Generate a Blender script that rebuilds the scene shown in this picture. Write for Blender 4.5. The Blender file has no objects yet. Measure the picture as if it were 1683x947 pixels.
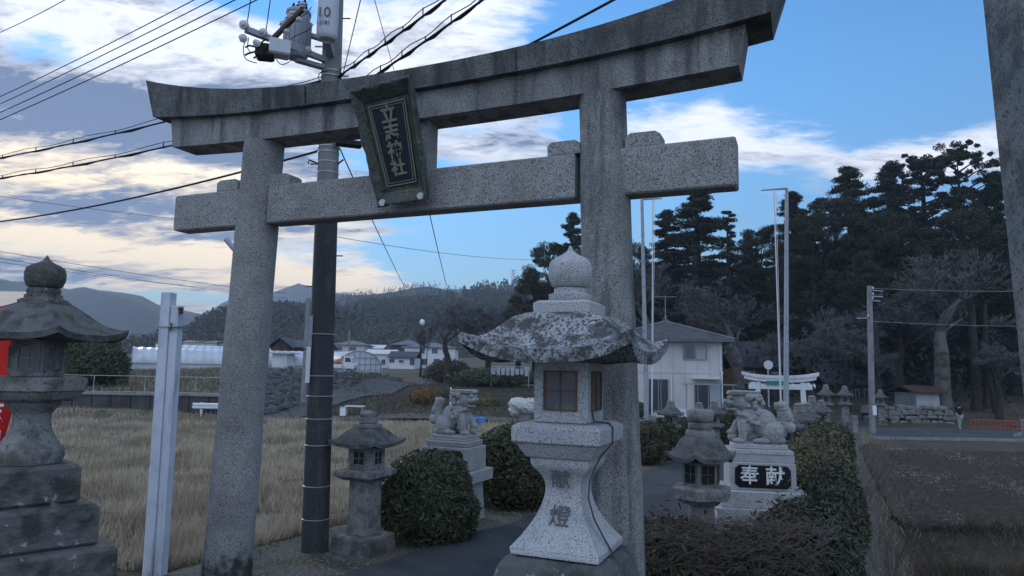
import bpy, bmesh, math, random
import numpy as np
from mathutils import Vector, Matrix
random.seed(7)
rng = np.random.default_rng(7)
SC = bpy.context.scene
COL = SC.collection
PI = math.pi

# ------------------------------------------------------------------ camera
W, H, F = 1683.0, 947.0, 1150.0
PITCH = math.atan(132 / 1150)
ROLL = 0.018
CAMZ = 2.4
_f = Vector((0, math.cos(PITCH), math.sin(PITCH)))
_r0 = Vector((1, 0, 0)); _u0 = Vector((0, -math.sin(PITCH), math.cos(PITCH)))
_r = _r0 * math.cos(ROLL) + _u0 * math.sin(ROLL)
_u = -_r0 * math.sin(ROLL) + _u0 * math.cos(ROLL)
cam = bpy.data.cameras.new('camera'); camo = bpy.data.objects.new('camera', cam); COL.objects.link(camo)
M = Matrix.Identity(4)
for i in range(3):
    M[i][0] = _r[i]; M[i][1] = _u[i]; M[i][2] = -_f[i]
M[0][3], M[1][3], M[2][3] = 0, 0, CAMZ
camo.matrix_world = M
cam.sensor_width = 36; cam.lens = F * 36 / W
cam.clip_start = 0.05; cam.clip_end = 20000
SC.camera = camo
SC.render.resolution_x = 1024; SC.render.resolution_y = 576

def ray(px, py):
    return _f + _r * ((px - W / 2) / F) + _u * ((H / 2 - py) / F)
def at(px, py, Y):
    d = ray(px, py); return Vector((0, 0, CAMZ)) + d * (Y / d.y)
def hz(px):
    return 605 + .018 * (px - 841)

# ------------------------------------------------------------------ view, sun, sky
SC.view_settings.view_transform = 'Standard'
SC.view_settings.look = 'None'
SC.view_settings.exposure = 1.35
SC.view_settings.gamma = 1.0
SUN_AZ, SUN_EL = math.radians(-38), math.radians(20)
sd = bpy.data.lights.new('sun', 'SUN'); sd.energy = 0.5; sd.angle = math.radians(14); sd.color = (1, .87, .7)
so = bpy.data.objects.new('sun', sd); COL.objects.link(so)
sdir = Vector((math.sin(SUN_AZ) * math.cos(SUN_EL), math.cos(SUN_AZ) * math.cos(SUN_EL), math.sin(SUN_EL)))
so.rotation_euler = sdir.to_track_quat('Z', 'Y').to_euler()
so.location = (0, 0, 60)

world = bpy.data.worlds.new('World'); SC.world = world; world.use_nodes = True
WN = world.node_tree; WN.nodes.clear()
class X:
    """tiny expression helper on a node tree"""
    nt = WN
    def __init__(s, v): s.v = v
    @staticmethod
    def m(op, *a, clamp=False):
        n = X.nt.nodes.new('ShaderNodeMath'); n.operation = op; n.use_clamp = clamp
        for i, q in enumerate(a):
            q = q.v if isinstance(q, X) else q
            if isinstance(q, (int, float)): n.inputs[i].default_value = q
            else: X.nt.links.new(q, n.inputs[i])
        return X(n.outputs[0])
    def __add__(s, o): return X.m('ADD', s, o)
    def __sub__(s, o): return X.m('SUBTRACT', s, o)
    def __rsub__(s, o): return X.m('SUBTRACT', o, s)
    def __mul__(s, o): return X.m('MULTIPLY', s, o)
    def __truediv__(s, o): return X.m('DIVIDE', s, o)
    __radd__ = __add__; __rmul__ = __mul__
def xmix(nt, f, a, b):
    n = nt.nodes.new('ShaderNodeMix'); n.data_type = 'RGBA'
    for k, q in ((0, f), (6, a), (7, b)):
        q = q.v if isinstance(q, X) else q
        if isinstance(q, (tuple, list)): n.inputs[k].default_value = (*q[:3], 1)
        elif isinstance(q, (int, float)): n.inputs[k].default_value = q
        else: nt.links.new(q, n.inputs[k])
    return n.outputs[2]
def ss(e0, e1, x):
    n = X.nt.nodes.new('ShaderNodeMapRange'); n.interpolation_type = 'SMOOTHSTEP'
    for k, q in ((0, x), (1, e0), (2, e1)):
        q = q.v if isinstance(q, X) else q
        if isinstance(q, (int, float)): n.inputs[k].default_value = q
        else: X.nt.links.new(q, n.inputs[k])
    return X(n.outputs[0])

def build_sky():
    nt = WN
    tc = nt.nodes.new('ShaderNodeTexCoord')
    sep = nt.nodes.new('ShaderNodeSeparateXYZ'); nt.links.new(tc.outputs['Generated'], sep.inputs[0])
    x, y, z = (X(sep.outputs[i]) for i in range(3))
    az = X.m('ARCTAN2', x, y); el = X.m('ARCSINE', z)
    zz = X.m('MAXIMUM', z, 0.0) + 0.16
    cmb = nt.nodes.new('ShaderNodeCombineXYZ')
    nt.links.new((x / zz).v, cmb.inputs[0]); nt.links.new((y / zz).v, cmb.inputs[1])
    def noise(scale, det, rough, off=(0, 0, 0), dist=0.0, st=(1, 1, 1), rotz=0.0):
        mp = nt.nodes.new('ShaderNodeMapping'); mp.inputs['Location'].default_value = off
        mp.inputs['Scale'].default_value = st; mp.inputs['Rotation'].default_value = (0, 0, rotz)
        nt.links.new(cmb.outputs[0], mp.inputs[0])
        n = nt.nodes.new('ShaderNodeTexNoise'); n.inputs['Scale'].default_value = scale
        n.inputs['Detail'].default_value = det; n.inputs['Roughness'].default_value = rough
        n.inputs['Distortion'].default_value = dist
        nt.links.new(mp.outputs[0], n.inputs['Vector']); return X(n.outputs['Fac'])
    n1 = noise(1.6, 9, .62, (3.1, 1.2, 0), .35, (1, 1.7, 1), .5)
    n2 = noise(5.0, 9, .66, (1.3, 7.2, 0), .5, (1, 2.0, 1), .5)
    n3 = noise(1.9, 6, .6, (9.3, 4.2, 0), .3, (.8, 1.6, 1), .35)
    def A(px, py):
        d = ray(px, py).normalized(); return math.atan2(d.x, d.y), math.asin(d.z)
    def ell(px, py, rx, ry, rot=0.0, k=1.0):
        """soft elliptical bank of cloud: centre and half sizes in the photograph's pixels, as angles"""
        a0, e0 = A(px, py); a1, _ = A(px + rx, py); _, e1 = A(px, py - ry)
        ra, re = abs(a1 - a0), abs(e1 - e0)
        u = az - a0; v = el - e0
        c, s = math.cos(rot), math.sin(rot)
        up = (u * c + v * s) / ra; vp = (v * c - u * s) / re
        return X.m('MAXIMUM', 1.0 - (up * up + vp * vp) * .5, 0.0) * k
    banks = None
    for b in SKY_BANKS:
        e = ell(*b); banks = e if banks is None else X.m('MAXIMUM', banks, e)
    holes = None
    for b in SKY_HOLES:
        e = ell(*b); holes = e if holes is None else X.m('MAXIMUM', holes, e)
    back = ss(.25, -.25, y) * .62 + ss(.62, .9, z) * .35  # unseen cloud added behind and above the camera to brighten the front faces
    banks = X.m('MAXIMUM', banks, back)
    n4 = noise(16, 6, .65, (5.3, 2.2, 0), .6, (1, 1.8, 1), .5)
    dens = banks * 1.0 - holes * 1.0 + (n1 - .5) * 1.7 + (n2 - .5) * 1.25 + (n4 - .5) * .45
    alpha = ss(.18, .80, dens)
    core = ss(.55, 1.35, dens + (n3 - .5) * 1.6)
    dk = None
    for b in SKY_DARK:
        e = ell(*b); dk = e if dk is None else X.m('MAXIMUM', dk, e)
    br = None
    for b in SKY_BRIGHT:
        e = ell(*b); br = e if br is None else X.m('MAXIMUM', br, e)
    shade = X.m('ADD', core * .55 + dk * .85 - br * .80 + .26, (n2 - .5) * 1.9 + (n3 - .5) * 1.5 + (n4 - .5) * .8, clamp=True)
    sky = nt.nodes.new('ShaderNodeTexSky'); sky.sky_type = 'NISHITA'; sky.sun_disc = False
    sky.sun_elevation = SUN_EL; sky.sun_rotation = SUN_AZ
    sky.air_density = 1.0; sky.dust_density = .0; sky.ozone_density = 3.0
    hs = nt.nodes.new('ShaderNodeHueSaturation'); hs.inputs['Hue'].default_value = .50; hs.inputs['Saturation'].default_value = 1.22; hs.inputs['Value'].default_value = SKY_VAL
    nt.links.new(sky.outputs[0], hs.inputs['Color'])
    # warm light towards the hidden sun
    sa, se = A(170, 420)
    ua = (az - SUN_AZ) / .60; ue = (el - .08) / .20
    warm = X.m('MAXIMUM', 1.0 - (ua * ua + ue * ue) * .5, 0.0)
    lit = xmix(nt, X.m('MINIMUM', warm * 1.35, 1.0), CL_WHITE, CL_WARM)
    drk = xmix(nt, warm * .5, CL_DARK, (CL_DARK[0] * 1.35, CL_DARK[1] * 1.25, CL_DARK[2] * 1.15))
    ccol = xmix(nt, shade, lit, drk)
    ccol = xmix(nt, ss(.15, -.25, y), ccol, CL_FILL)
    low = ss(-.02, .42, el) * .52 + .48
    vm = nt.nodes.new('ShaderNodeVectorMath'); vm.operation = 'SCALE'; nt.links.new(hs.outputs[0], vm.inputs[0]); nt.links.new(low.v, vm.inputs['Scale'])
    out = xmix(nt, alpha * .97, vm.outputs[0], ccol)
    bg = nt.nodes.new('ShaderNodeBackground'); bg.inputs[1].default_value = SKY_STR
    nt.links.new(out, bg.inputs[0])
    wo = nt.nodes.new('ShaderNodeOutputWorld'); nt.links.new(bg.outputs[0], wo.inputs[0])
SKY_STR = 0.13
SKY_VAL = .72
CL_WHITE = (3.6, 3.7, 3.95)
CL_WARM = (5.2, 4.3, 3.0)
CL_DARK = (.60, .82, 1.35)
CL_FILL = (2.9, 3.4, 4.4)  # colour of the added fill cloud, out of view
SKY_BANKS = [(120, 50, 420, 120, 0, .95), (150, 240, 480, 200, 0, 1.15), (560, 120, 330, 120, .05, .95), (250, 420, 380, 95, -.10, 1.1),
             (540, 452, 200, 30, -.22, .9), (0, 440, 300, 80, 0, 1.1), (800, 235, 190, 60, -.1, .75), (1190, 212, 240, 62, -.10, .8), (1560, 250, 230, 48, .06, .78),
             (700, 371, 60, 12, .1, .62), (1240, 112, 36, 12, 0, .5), (745, 50, 150, 80, .1, .9), (1330, 245, 120, 30, -.5, .6), (420, 330, 200, 90, 0, .8)]
SKY_HOLES = [(60, 78, 60, 30, .3, .5), (440, 2, 110, 36, -.2, .7), (1150, 60, 240, 90, .1, .7), (800, 345, 200, 55, -.1, .7),
             (1450, 110, 260, 110, 0, .8), (970, 230, 40, 60, 0, .4), (800, 420, 150, 40, 0, .7), (330, 490, 160, 10, 0, .7)]
SKY_DARK = [(120, 180, 330, 70, 0, .75), (380, 150, 260, 50, .1, .5), (130, 325, 280, 30, 0, .65), (480, 200, 200, 60, 0, .35), (820, 240, 100, 30, 0, .25), (120, 370, 300, 20, .05, .35), (560, 300, 200, 60, 0, .2)]
SKY_BRIGHT = [(170, 55, 330, 50, 0, .95), (180, 262, 330, 26, -.05, .75), (250, 418, 400, 30, -.08, 1.0), (640, 455, 130, 22, -.2, .9), (640, 70, 220, 60, .1, .6), (790, 30, 100, 60, 0, .8),
              (1190, 200, 240, 60, 0, .75), (1560, 245, 200, 45, 0, .65), (30, 290, 120, 14, 0, .5)]
build_sky()

# ------------------------------------------------------------------ materials
def mat(name, col, rough=.85, noise=None, noise2=None, bump=None, spec=.3, metal=0.0, voro=None, streak=None, trans=None, foot=None):
    """noise=(scale,col2,lo,hi) patches; noise2 the same again; voro=(scale,col,thresh) specks; streak vertical stains"""
    m = bpy.data.materials.new(name); m.use_nodes = True; nt = m.node_tree
    bs = nt.nodes['Principled BSDF']; bs.inputs['Roughness'].default_value = rough
    bs.inputs['Specular IOR Level'].default_value = spec; bs.inputs['Metallic'].default_value = metal
    tc = nt.nodes.new('ShaderNodeTexCoord').outputs['Object']
    cur = None
    def link_or(v, s):
        if isinstance(v, (tuple, list)): s.default_value = (*v[:3], 1)
        else: nt.links.new(v, s)
    cur = tuple(col)
    def tn(scale, det=5, vec=None, rough=.6):
        n = nt.nodes.new('ShaderNodeTexNoise'); n.inputs['Scale'].default_value = scale; n.inputs['Detail'].default_value = det
        n.inputs['Roughness'].default_value = rough
        nt.links.new(vec or tc, n.inputs['Vector']); return n.outputs['Fac']
    def rng_(v, lo, hi):
        n = nt.nodes.new('ShaderNodeMapRange'); n.interpolation_type = 'SMOOTHSTEP'
        nt.links.new(v, n.inputs[0]); n.inputs[1].default_value = lo; n.inputs[2].default_value = hi; return n.outputs[0]
    def mx(f, a, b):
        n = nt.nodes.new('ShaderNodeMix'); n.data_type = 'RGBA'
        nt.links.new(f, n.inputs[0]); link_or(a, n.inputs[6]); link_or(b, n.inputs[7]); return n.outputs[2]
    for q in (noise, noise2):
        if q: cur = mx(rng_(tn(q[0]), q[2], q[3]), cur, q[1])
    if streak:
        mp = nt.nodes.new('ShaderNodeMapping'); mp.inputs['Scale'].default_value = streak[4] if len(streak) > 4 else (1, 1, .12)
        nt.links.new(tc, mp.inputs[0])
        cur = mx(rng_(tn(streak[0], 6, mp.outputs[0], .65), streak[2], streak[3]), cur, streak[1])
    if voro:
        for vs in voro:
            f = tn(vs[0], 2, rough=.5)
            cur = mx(rng_(f, vs[2], vs[3]), cur, vs[1])
    if foot:   # moss growing up the foot of the stone
        sp = nt.nodes.new('ShaderNodeSeparateXYZ'); nt.links.new(tc, sp.inputs[0])
        ad = nt.nodes.new('ShaderNodeMath'); ad.operation = 'MULTIPLY_ADD'; nt.links.new(tn(6, 4), ad.inputs[0]); ad.inputs[1].default_value = -1.1; nt.links.new(sp.outputs[2], ad.inputs[2])
        cur = mx(rng_(ad.outputs[0], foot[2], foot[1]), cur, foot[0])
    if isinstance(cur, tuple): bs.inputs['Base Color'].default_value = (*cur[:3], 1)
    else: nt.links.new(cur, bs.inputs['Base Color'])
    if bump:
        b = nt.nodes.new('ShaderNodeBump'); b.inputs['Strength'].default_value = bump[1]; b.inputs['Distance'].default_value = bump[2]
        nt.links.new(tn(bump[0], 6), b.inputs['Height']); nt.links.new(b.outputs[0], bs.inputs['Normal'])
    if trans: bs.inputs['Transmission Weight'].default_value = trans
    return m
SPK = [(150, (.10, .10, .105), .54, .62), (210, (.58, .58, .58), .58, .68)]
GRAN = mat('granite', (.36, .36, .355), .85, (3, (.26, .26, .26), .45, .7), None, (60, .5, .01), voro=SPK)
GRAN_L = mat('granite_light', (.46, .465, .47), .8, (4, (.36, .365, .37), .45, .7), None, (50, .5, .01), voro=[(130, (.10, .10, .11), .55, .62), (190, (.72, .72, .72), .58, .66)])
TORII = mat('granite_torii', (.35, .345, .335), .9, (1.1, (.20, .195, .185), .42, .68), (5, (.27, .255, .22), .5, .7), (45, .6, .012), voro=[(105, (.09, .09, .09), .52, .60), (160, (.55, .54, .51), .58, .68)], foot=((.045, .05, .04), -.30, .02))
TORII_S = mat('granite_torii_stained', (.35, .345, .335), .9, (1.1, (.18, .175, .17), .4, .66), (5, (.24, .225, .20), .5, .7), (45, .6, .012), voro=[(105, (.09, .09, .09), .52, .60), (160, (.55, .54, .51), .60, .70)],
              streak=(5, (.075, .075, .074), .46, .66))
TORII_K = mat('granite_top_beam', (.2, .2, .19), .92, (2.5, (.1, .1, .1), .4, .65), (22, (.5, .52, .5), .70, .76), (30, .6, .015), streak=(5, (.055, .055, .056), .44, .66), voro=[(105, (.05, .05, .05), .52, .60)])
LICHEN = mat('granite_lichen', (.40, .41, .42), .9, (7, (.085, .088, .085), .44, .62), (48, (.07, .072, .07), .45, .60), (30, .8, .02), voro=[(85, (.05, .05, .05), .62, .68)])
OLD = mat('old_stone', (.19, .185, .17), .95, (5, (.09, .088, .08), .4, .62), (14, (.34, .34, .32), .60, .70), (25, .9, .02), voro=[(70, (.04, .04, .04), .6, .66)])
OLDER = mat('dark_mossy_stone', (.13, .128, .125), .95, (4, (.055, .06, .052), .42, .62), (9, (.36, .38, .38), .60, .68), (18, .9, .03))
WEATH = mat('weathered_stone', (.27, .265, .25), .95, (6, (.14, .135, .125), .42, .65), (26, (.09, .09, .085), .58, .68), (30, .8, .02), voro=[(80, (.06, .06, .06), .6, .66)])
ROOFST = mat('lantern_roof_stone', (.14, .135, .13), .95, (8, (.07, .07, .068), .4, .65), (30, (.26, .26, .25), .62, .72), (25, .9, .02))
CARVE = mat('carved_letter', (.13, .13, .135), .9)
WOODF = mat('lattice_wood', (.16, .09, .055), .7)
PANE = mat('paper_pane', (.10, .10, .115), .35, (6, (.22, .19, .18), .5, .7), spec=.5)
CREAM = mat('cream_pane', (.75, .62, .5), .7)
DARK = mat('dark_opening', (.012, .013, .016), .6)
BRONZE = mat('plaque_copper', (.085, .10, .085), .55, (9, (.16, .14, .09), .5, .68), (24, (.04, .05, .045), .52, .66), (22, .9, .02), metal=.35, spec=.5)
NAVY = mat('plaque_navy', (.014, .020, .036), .6, (12, (.02, .028, .036), .45, .6))
GOLD = mat('faded_gold', (.24, .225, .17), .6)
WHITEM = mat('white_fitting', (.7, .7, .7), .5)
ASPH = mat('asphalt', (.066, .068, .073), .92, (.9, (.045, .047, .052), .42, .6), (55, (.12, .12, .125), .55, .66), (90, .8, .02), spec=.25)
ROADM = mat('road_asphalt', (.085, .088, .095), .9, (.6, (.065, .067, .07), .4, .7), None, (60, .5, .02), spec=.25)
SOIL = mat('ground_soil', (.085, .072, .052), .97, (.5, (.05, .048, .03), .42, .6), (7, (.11, .09, .065), .5, .66), (14, .9, .05))
VERGE = mat('verge_gravel', (.115, .105, .09), .97, (1.3, (.06, .062, .035), .45, .62), (26, (.2, .19, .17), .5, .64), (40, 1., .04))
FIELDM = mat('field_straw_soil', (.17, .145, .11), .97, (1.2, (.09, .075, .05), .42, .6), (9, (.22, .18, .13), .5, .66), (16, .9, .05))
PLOUGH = mat('ploughed_soil', (.07, .054, .042), .97, (1.5, (.075, .066, .052), .5, .66), (14, (.12, .11, .09), .6, .7), (9, 1., .12))
STRAW = mat('dry_straw', (.50, .43, .32), .9, (.45, (.30, .25, .18), .42, .6), (2.5, (.40, .32, .22), .5, .65))
DRYG = mat('dry_grass', (.30, .255, .19), .9, (2, (.14, .125, .07), .4, .65))
GREENG = mat('green_grass', (.045, .07, .025), .9, (3, (.10, .09, .04), .45, .7))
def leafm(name, a, b, c): return mat(name, a, .6, (1.7, b, .42, .62), (9, c, .52, .68), spec=.35)
LEAF1 = leafm('shrub_leaves', (.045, .062, .028), (.065, .078, .034), (.10, .085, .045))
LEAF2 = leafm('hedge_leaves', (.055, .058, .028), (.095, .088, .035), (.12, .095, .05))
LEAF3 = leafm('camellia_leaves', (.035, .045, .028), (.06, .062, .034), (.085, .068, .05))
LEAFY = leafm('yellowing_leaves', (.15, .14, .035), (.10, .10, .03), (.22, .19, .06))
LEAFO = leafm('autumn_leaves', (.20, .11, .03), (.12, .08, .03), (.26, .15, .04))
LEAFE = leafm('cedar_needles', (.020, .030, .019), (.030, .040, .022), (.045, .042, .028))
LEAFE2 = leafm('evergreen_leaves', (.026, .035, .020), (.042, .045, .025), (.058, .05, .034))
WOODL = leafm('woodland_leaves', (.040, .052, .032), (.048, .055, .034), (.055, .058, .036))
BRUSH = leafm('brushwood', (.085, .075, .055), (.065, .068, .04), (.11, .095, .065))
CORE = mat('core_shade_and_twigs', (.022, .024, .014), .95, bump=(6, 1, .1))  # dark colour stands in for shade inside the bushes; twig shoots share it
BARK = mat('bark', (.05, .044, .04), .95, (2, (.03, .027, .025), .4, .6), None, (12, 1, .05))
BARKL = mat('pale_bark', (.13, .12, .11), .95, (3, (.06, .056, .052), .45, .62), None, (12, 1, .04))
TWIG = mat('bare_twigs', (.115, .115, .115), .95)
VINE = mat('vine_twigs', (.12, .095, .082), .95)
DITCH = mat('ditch_weeds', (.11, .078, .05), .95, (1.5, (.045, .04, .028), .4, .65))
CONC = mat('concrete', (.27, .27, .265), .9, (2, (.19, .19, .185), .4, .7), None, (30, .4, .01), streak=(6, (.15, .15, .145), .5, .7))
CONCD = mat('concrete_dark', (.09, .088, .085), .95, (1, (.055, .055, .05), .4, .65), None, (20, .6, .02), streak=(3, (.05, .05, .05), .5, .7))
SHEATH = mat('pole_sheath', (.045, .046, .052), .6, (3, (.075, .072, .07), .5, .7), (40, (.03, .03, .033), .5, .62), (40, .5, .01), streak=(8, (.085, .083, .08), .55, .68), spec=.4)
STEEL = mat('galvanised_steel', (.45, .46, .48), .45, (9, (.34, .35, .37), .4, .7), metal=.5)
GREYP = mat('grey_paint', (.33, .36, .40), .5, (6, (.24, .26, .29), .5, .7), spec=.4)
PALEP = mat('pale_paint', (.52, .56, .60), .5, (7, (.42, .45, .48), .5, .7), spec=.4)
CERAM = mat('ceramic', (.55, .56, .58), .3, spec=.6)
BLACKW = mat('black_cable', (.015, .015, .016), .7)
RUSTY = mat('rusty_steel', (.10, .06, .045), .8)
WHITEP = mat('white_paint', (.60, .64, .72), .6, (3, (.46, .50, .57), .45, .7), None, (50, .3, .005), streak=(5, (.30, .32, .35), .5, .68))
WALLW = mat('white_plaster', (.74, .75, .77), .8, (1, (.62, .63, .65), .5, .7))
WALLC = mat('siding_cream', (.58, .57, .55), .8, (.8, (.5, .49, .48), .45, .7))
SHEDW = mat('shed_wall', (.42, .43, .43), .85, (2, (.3, .31, .31), .45, .7))
WALLB = mat('brown_boards', (.09, .06, .045), .85, streak=(3, (.055, .04, .032), .4, .6))
TILE = mat('roof_tile', (.15, .155, .17), .6, (1.5, (.10, .105, .115), .4, .7), spec=.4)
TILED = mat('roof_tile_dark', (.055, .058, .065), .6, (1.5, (.035, .037, .04), .4, .7))
METR = mat('pale_metal_roof', (.62, .60, .58), .4, spec=.5)
GLASS = mat('window_glass', (.05, .06, .075), .12, spec=.7)
CURT = mat('curtain', (.38, .40, .42), .8)
ALU = mat('aluminium', (.30, .31, .33), .4, metal=.4)
VINYL = mat('greenhouse_vinyl', (.58, .60, .64), .3, (.8, (.46, .48, .52), .4, .7), spec=.6)
RED = mat('banner_red', (.62, .018, .016), .6)
REDP = mat('vermilion_paint', (.36, .075, .045), .6)
WHT = mat('white_print', (.8, .8, .8), .7)
BLKST = mat('polished_black_stone', (.012, .012, .014), .25, spec=.5)
PILGR = mat('white_stone_torii', (.66, .68, .70), .7, (2, (.52, .54, .56), .45, .7))
BLUEP = mat('blue_plastic', (.06, .22, .55), .5)
ORNG = mat('orange_load', (.55, .20, .05), .8, (8, (.35, .12, .04), .4, .6))
STONEW = mat('wall_stone', (.22, .215, .205), .95, (2, (.14, .135, .13), .4, .65), None, (12, .9, .04))
ROCKD = mat('rubble', (.12, .122, .128), .95, (2, (.07, .072, .075), .4, .6), (5, (.055, .065, .04), .55, .7), (10, 1, .08))
SKIN = mat('skin', (.5, .34, .26), .6)
CLOTHD = mat('dark_coat', (.012, .012, .016), .9)
CLOTHW = mat('light_trousers', (.34, .33, .32), .9)

# ------------------------------------------------------------------ mesh helpers
class MB:
    def __init__(s): s.v = []; s.f = []
    def add(s, vs, fs):
        o = len(s.v); s.v += [tuple(v) for v in vs]; s.f += [tuple(i + o for i in f) for f in fs]; return s
    def box(s, c, d, rz=0.0, top=None, bev=0.0):
        """c centre, d full sizes; top=(sx,sy) scales the upper face"""
        cx, cy, cz = c; hx, hy, h2 = d[0] / 2, d[1] / 2, d[2] / 2
        ca, sa = math.cos(rz), math.sin(rz); vs = []
        tx, ty = top or (1, 1)
        rings = [(-h2, 1, 1), (h2, tx, ty)]
        if bev:
            b = bev; k1 = 1 - b / hx; k2 = 1 - b / hy
            rings = [(-h2, k1, k2), (-h2 + b, 1, 1), (h2 - b, tx, ty), (h2, tx * k1, ty * k2)]
        pts = []
        for zz, sx, sy in rings:
            for ux, uy in ((-1, -1), (1, -1), (1, 1), (-1, 1)):
                X_, Y_ = ux * hx * sx, uy * hy * sy
                pts.append((cx + X_ * ca - Y_ * sa, cy + X_ * sa + Y_ * ca, cz + zz))
        n = len(rings); fs = [(3, 2, 1, 0), tuple(4 * (n - 1) + i for i in range(4))]
        for k in range(n - 1):
            for i in range(4):
                j = (i + 1) % 4; fs.append((4 * k + i, 4 * k + j, 4 * k + 4 + j, 4 * k + 4 + i))
        return s.add(pts, fs)
    def bar(s, a, b, w, h=None, up=(0, 0, 1)):
        a, b = Vector(a), Vector(b); h = h or w; d = (b - a).normalized()
        upv = Vector(up)
        if abs(d.dot(upv)) > .98: upv = Vector((0, 1, 0))
        r = d.cross(upv).normalized(); u = r.cross(d)
        vs = []
        for p in (a, b):
            for i, j in ((-1, -1), (1, -1), (1, 1), (-1, 1)): vs.append(p + r * (w / 2 * i) + u * (h / 2 * j))
        return s.add(vs, [(3, 2, 1, 0), (4, 5, 6, 7)] + [(i, (i + 1) % 4, 4 + (i + 1) % 4, 4 + i) for i in range(4)])
    def tube(s, pts, rad, n=8, cap=True):
        pts = [Vector(p) for p in pts]; vs = []; fs = []
        if not hasattr(rad, '__len__'): rad = [rad] * len(pts)
        r0 = None
        for k, p in enumerate(pts):
            d = (pts[min(k + 1, len(pts) - 1)] - pts[max(k - 1, 0)])
            d = d.normalized() if d.length > 1e-9 else Vector((0, 0, 1))
            if r0 is None:
                a = Vector((0, 0, 1)) if abs(d.z) < .9 else Vector((1, 0, 0)); r0 = d.cross(a).normalized()
            r0 = (r0 - d * r0.dot(d)); r0 = r0.normalized() if r0.length > 1e-9 else d.orthogonal().normalized()
            u = d.cross(r0)
            for i in range(n):
                t = 2 * PI * i / n; vs.append(p + (r0 * math.cos(t) + u * math.sin(t)) * rad[k])
        for k in range(len(pts) - 1):
            for i in range(n):
                j = (i + 1) % n; fs.append((k * n + i, k * n + j, k * n + n + j, k * n + n + i))
        if cap: fs += [tuple(range(n - 1, -1, -1)), tuple((len(pts) - 1) * n + i for i in range(n))]
        return s.add(vs, fs)
    def lathe(s, prof, n=16, c=(0, 0), rot=0.0, flat=False):
        """prof [(z,r)]; flat: r is the apothem of an n-gon"""
        vs = []; fs = []; k0 = 1 / math.cos(PI / n) if flat else 1
        for z, r in prof:
            for i in range(n):
                t = 2 * PI * (i + .5) / n + rot; vs.append((c[0] + r * k0 * math.cos(t), c[1] + r * k0 * math.sin(t), z))
        for k in range(len(prof) - 1):
            for i in range(n):
                j = (i + 1) % n; fs.append((k * n + i, k * n + j, k * n + n + j, k * n + n + i))
        fs += [tuple(range(n - 1, -1, -1)), tuple((len(prof) - 1) * n + i for i in range(n))]
        return s.add(vs, fs)
    def ell(s, c, r, n=12, m=8, rot=None):
        vs = []; fs = []
        for k in range(m + 1):
            ph = PI * k / m
            for i in range(n):
                t = 2 * PI * i / n
                v = Vector((r[0] * math.sin(ph) * math.cos(t), r[1] * math.sin(ph) * math.sin(t), r[2] * math.cos(ph)))
                if rot: v = rot @ v
                vs.append(v + Vector(c))
        for k in range(m):
            for i in range(n):
                j = (i + 1) % n; fs.append((k * n + i, k * n + n + i, k * n + n + j, k * n + j))
        return s.add(vs, fs)
    def build(s, name, m, parent=None, smooth=None, bevel=0.0):
        me = bpy.data.meshes.new(name); me.from_pydata(s.v, [], s.f); me.materials.append(m)
        bm = bmesh.new(); bm.from_mesh(me); bmesh.ops.remove_doubles(bm, verts=bm.verts, dist=1e-5) if len(s.v) < 4000 else None
        bmesh.ops.recalc_face_normals(bm, faces=bm.faces)
        if smooth is not None:
            for f in bm.faces: f.smooth = True
            for e in bm.edges:
                if len(e.link_faces) == 2 and e.calc_face_angle(0) > math.radians(smooth): e.smooth = False
        bm.to_mesh(me); bm.free()
        o = bpy.data.objects.new(name, me); COL.objects.link(o)
        if parent: o.parent = parent
        if bevel:
            b = o.modifiers.new('bevel', 'BEVEL'); b.width = bevel; b.segments = 2; b.limit_method = 'ANGLE'; b.angle_limit = math.radians(30)
        return o
def tag(o, label, cat, group=None, kind=None):
    if label: o['label'] = label
    if cat: o['category'] = cat
    if group: o['group'] = group
    if kind: o['kind'] = kind
    return o
def empty(name, loc, rz, label, cat, group=None):
    o = bpy.data.objects.new(name, None); COL.objects.link(o); o.location = loc; o.rotation_euler = (0, 0, rz); o.empty_display_size = .1
    return tag(o, label, cat, group)
def kids(o): return [c for c in bpy.data.objects if c.parent == o]
def copy_tree(o, parent=None):
    c = o.copy(); COL.objects.link(c); c.parent = parent
    for k in kids(o): copy_tree(k, c)
    return c
def npmesh(name, V, F4, m, parent=None, smooth=False):
    V = np.asarray(V, dtype=np.float32); F4 = np.asarray(F4, dtype=np.int32); k = F4.shape[1]
    me = bpy.data.meshes.new(name); me.vertices.add(len(V)); me.vertices.foreach_set('co', V.ravel())
    me.loops.add(F4.size); me.loops.foreach_set('vertex_index', F4.ravel())
    me.polygons.add(len(F4)); me.polygons.foreach_set('loop_start', np.arange(0, F4.size, k, dtype=np.int32))
    me.update(calc_edges=True); me.materials.append(m)
    if smooth: me.polygons.foreach_set('use_smooth', np.ones(len(F4), dtype=bool))
    o = bpy.data.objects.new(name, me); COL.objects.link(o)
    if parent: o.parent = parent
    return o
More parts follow.
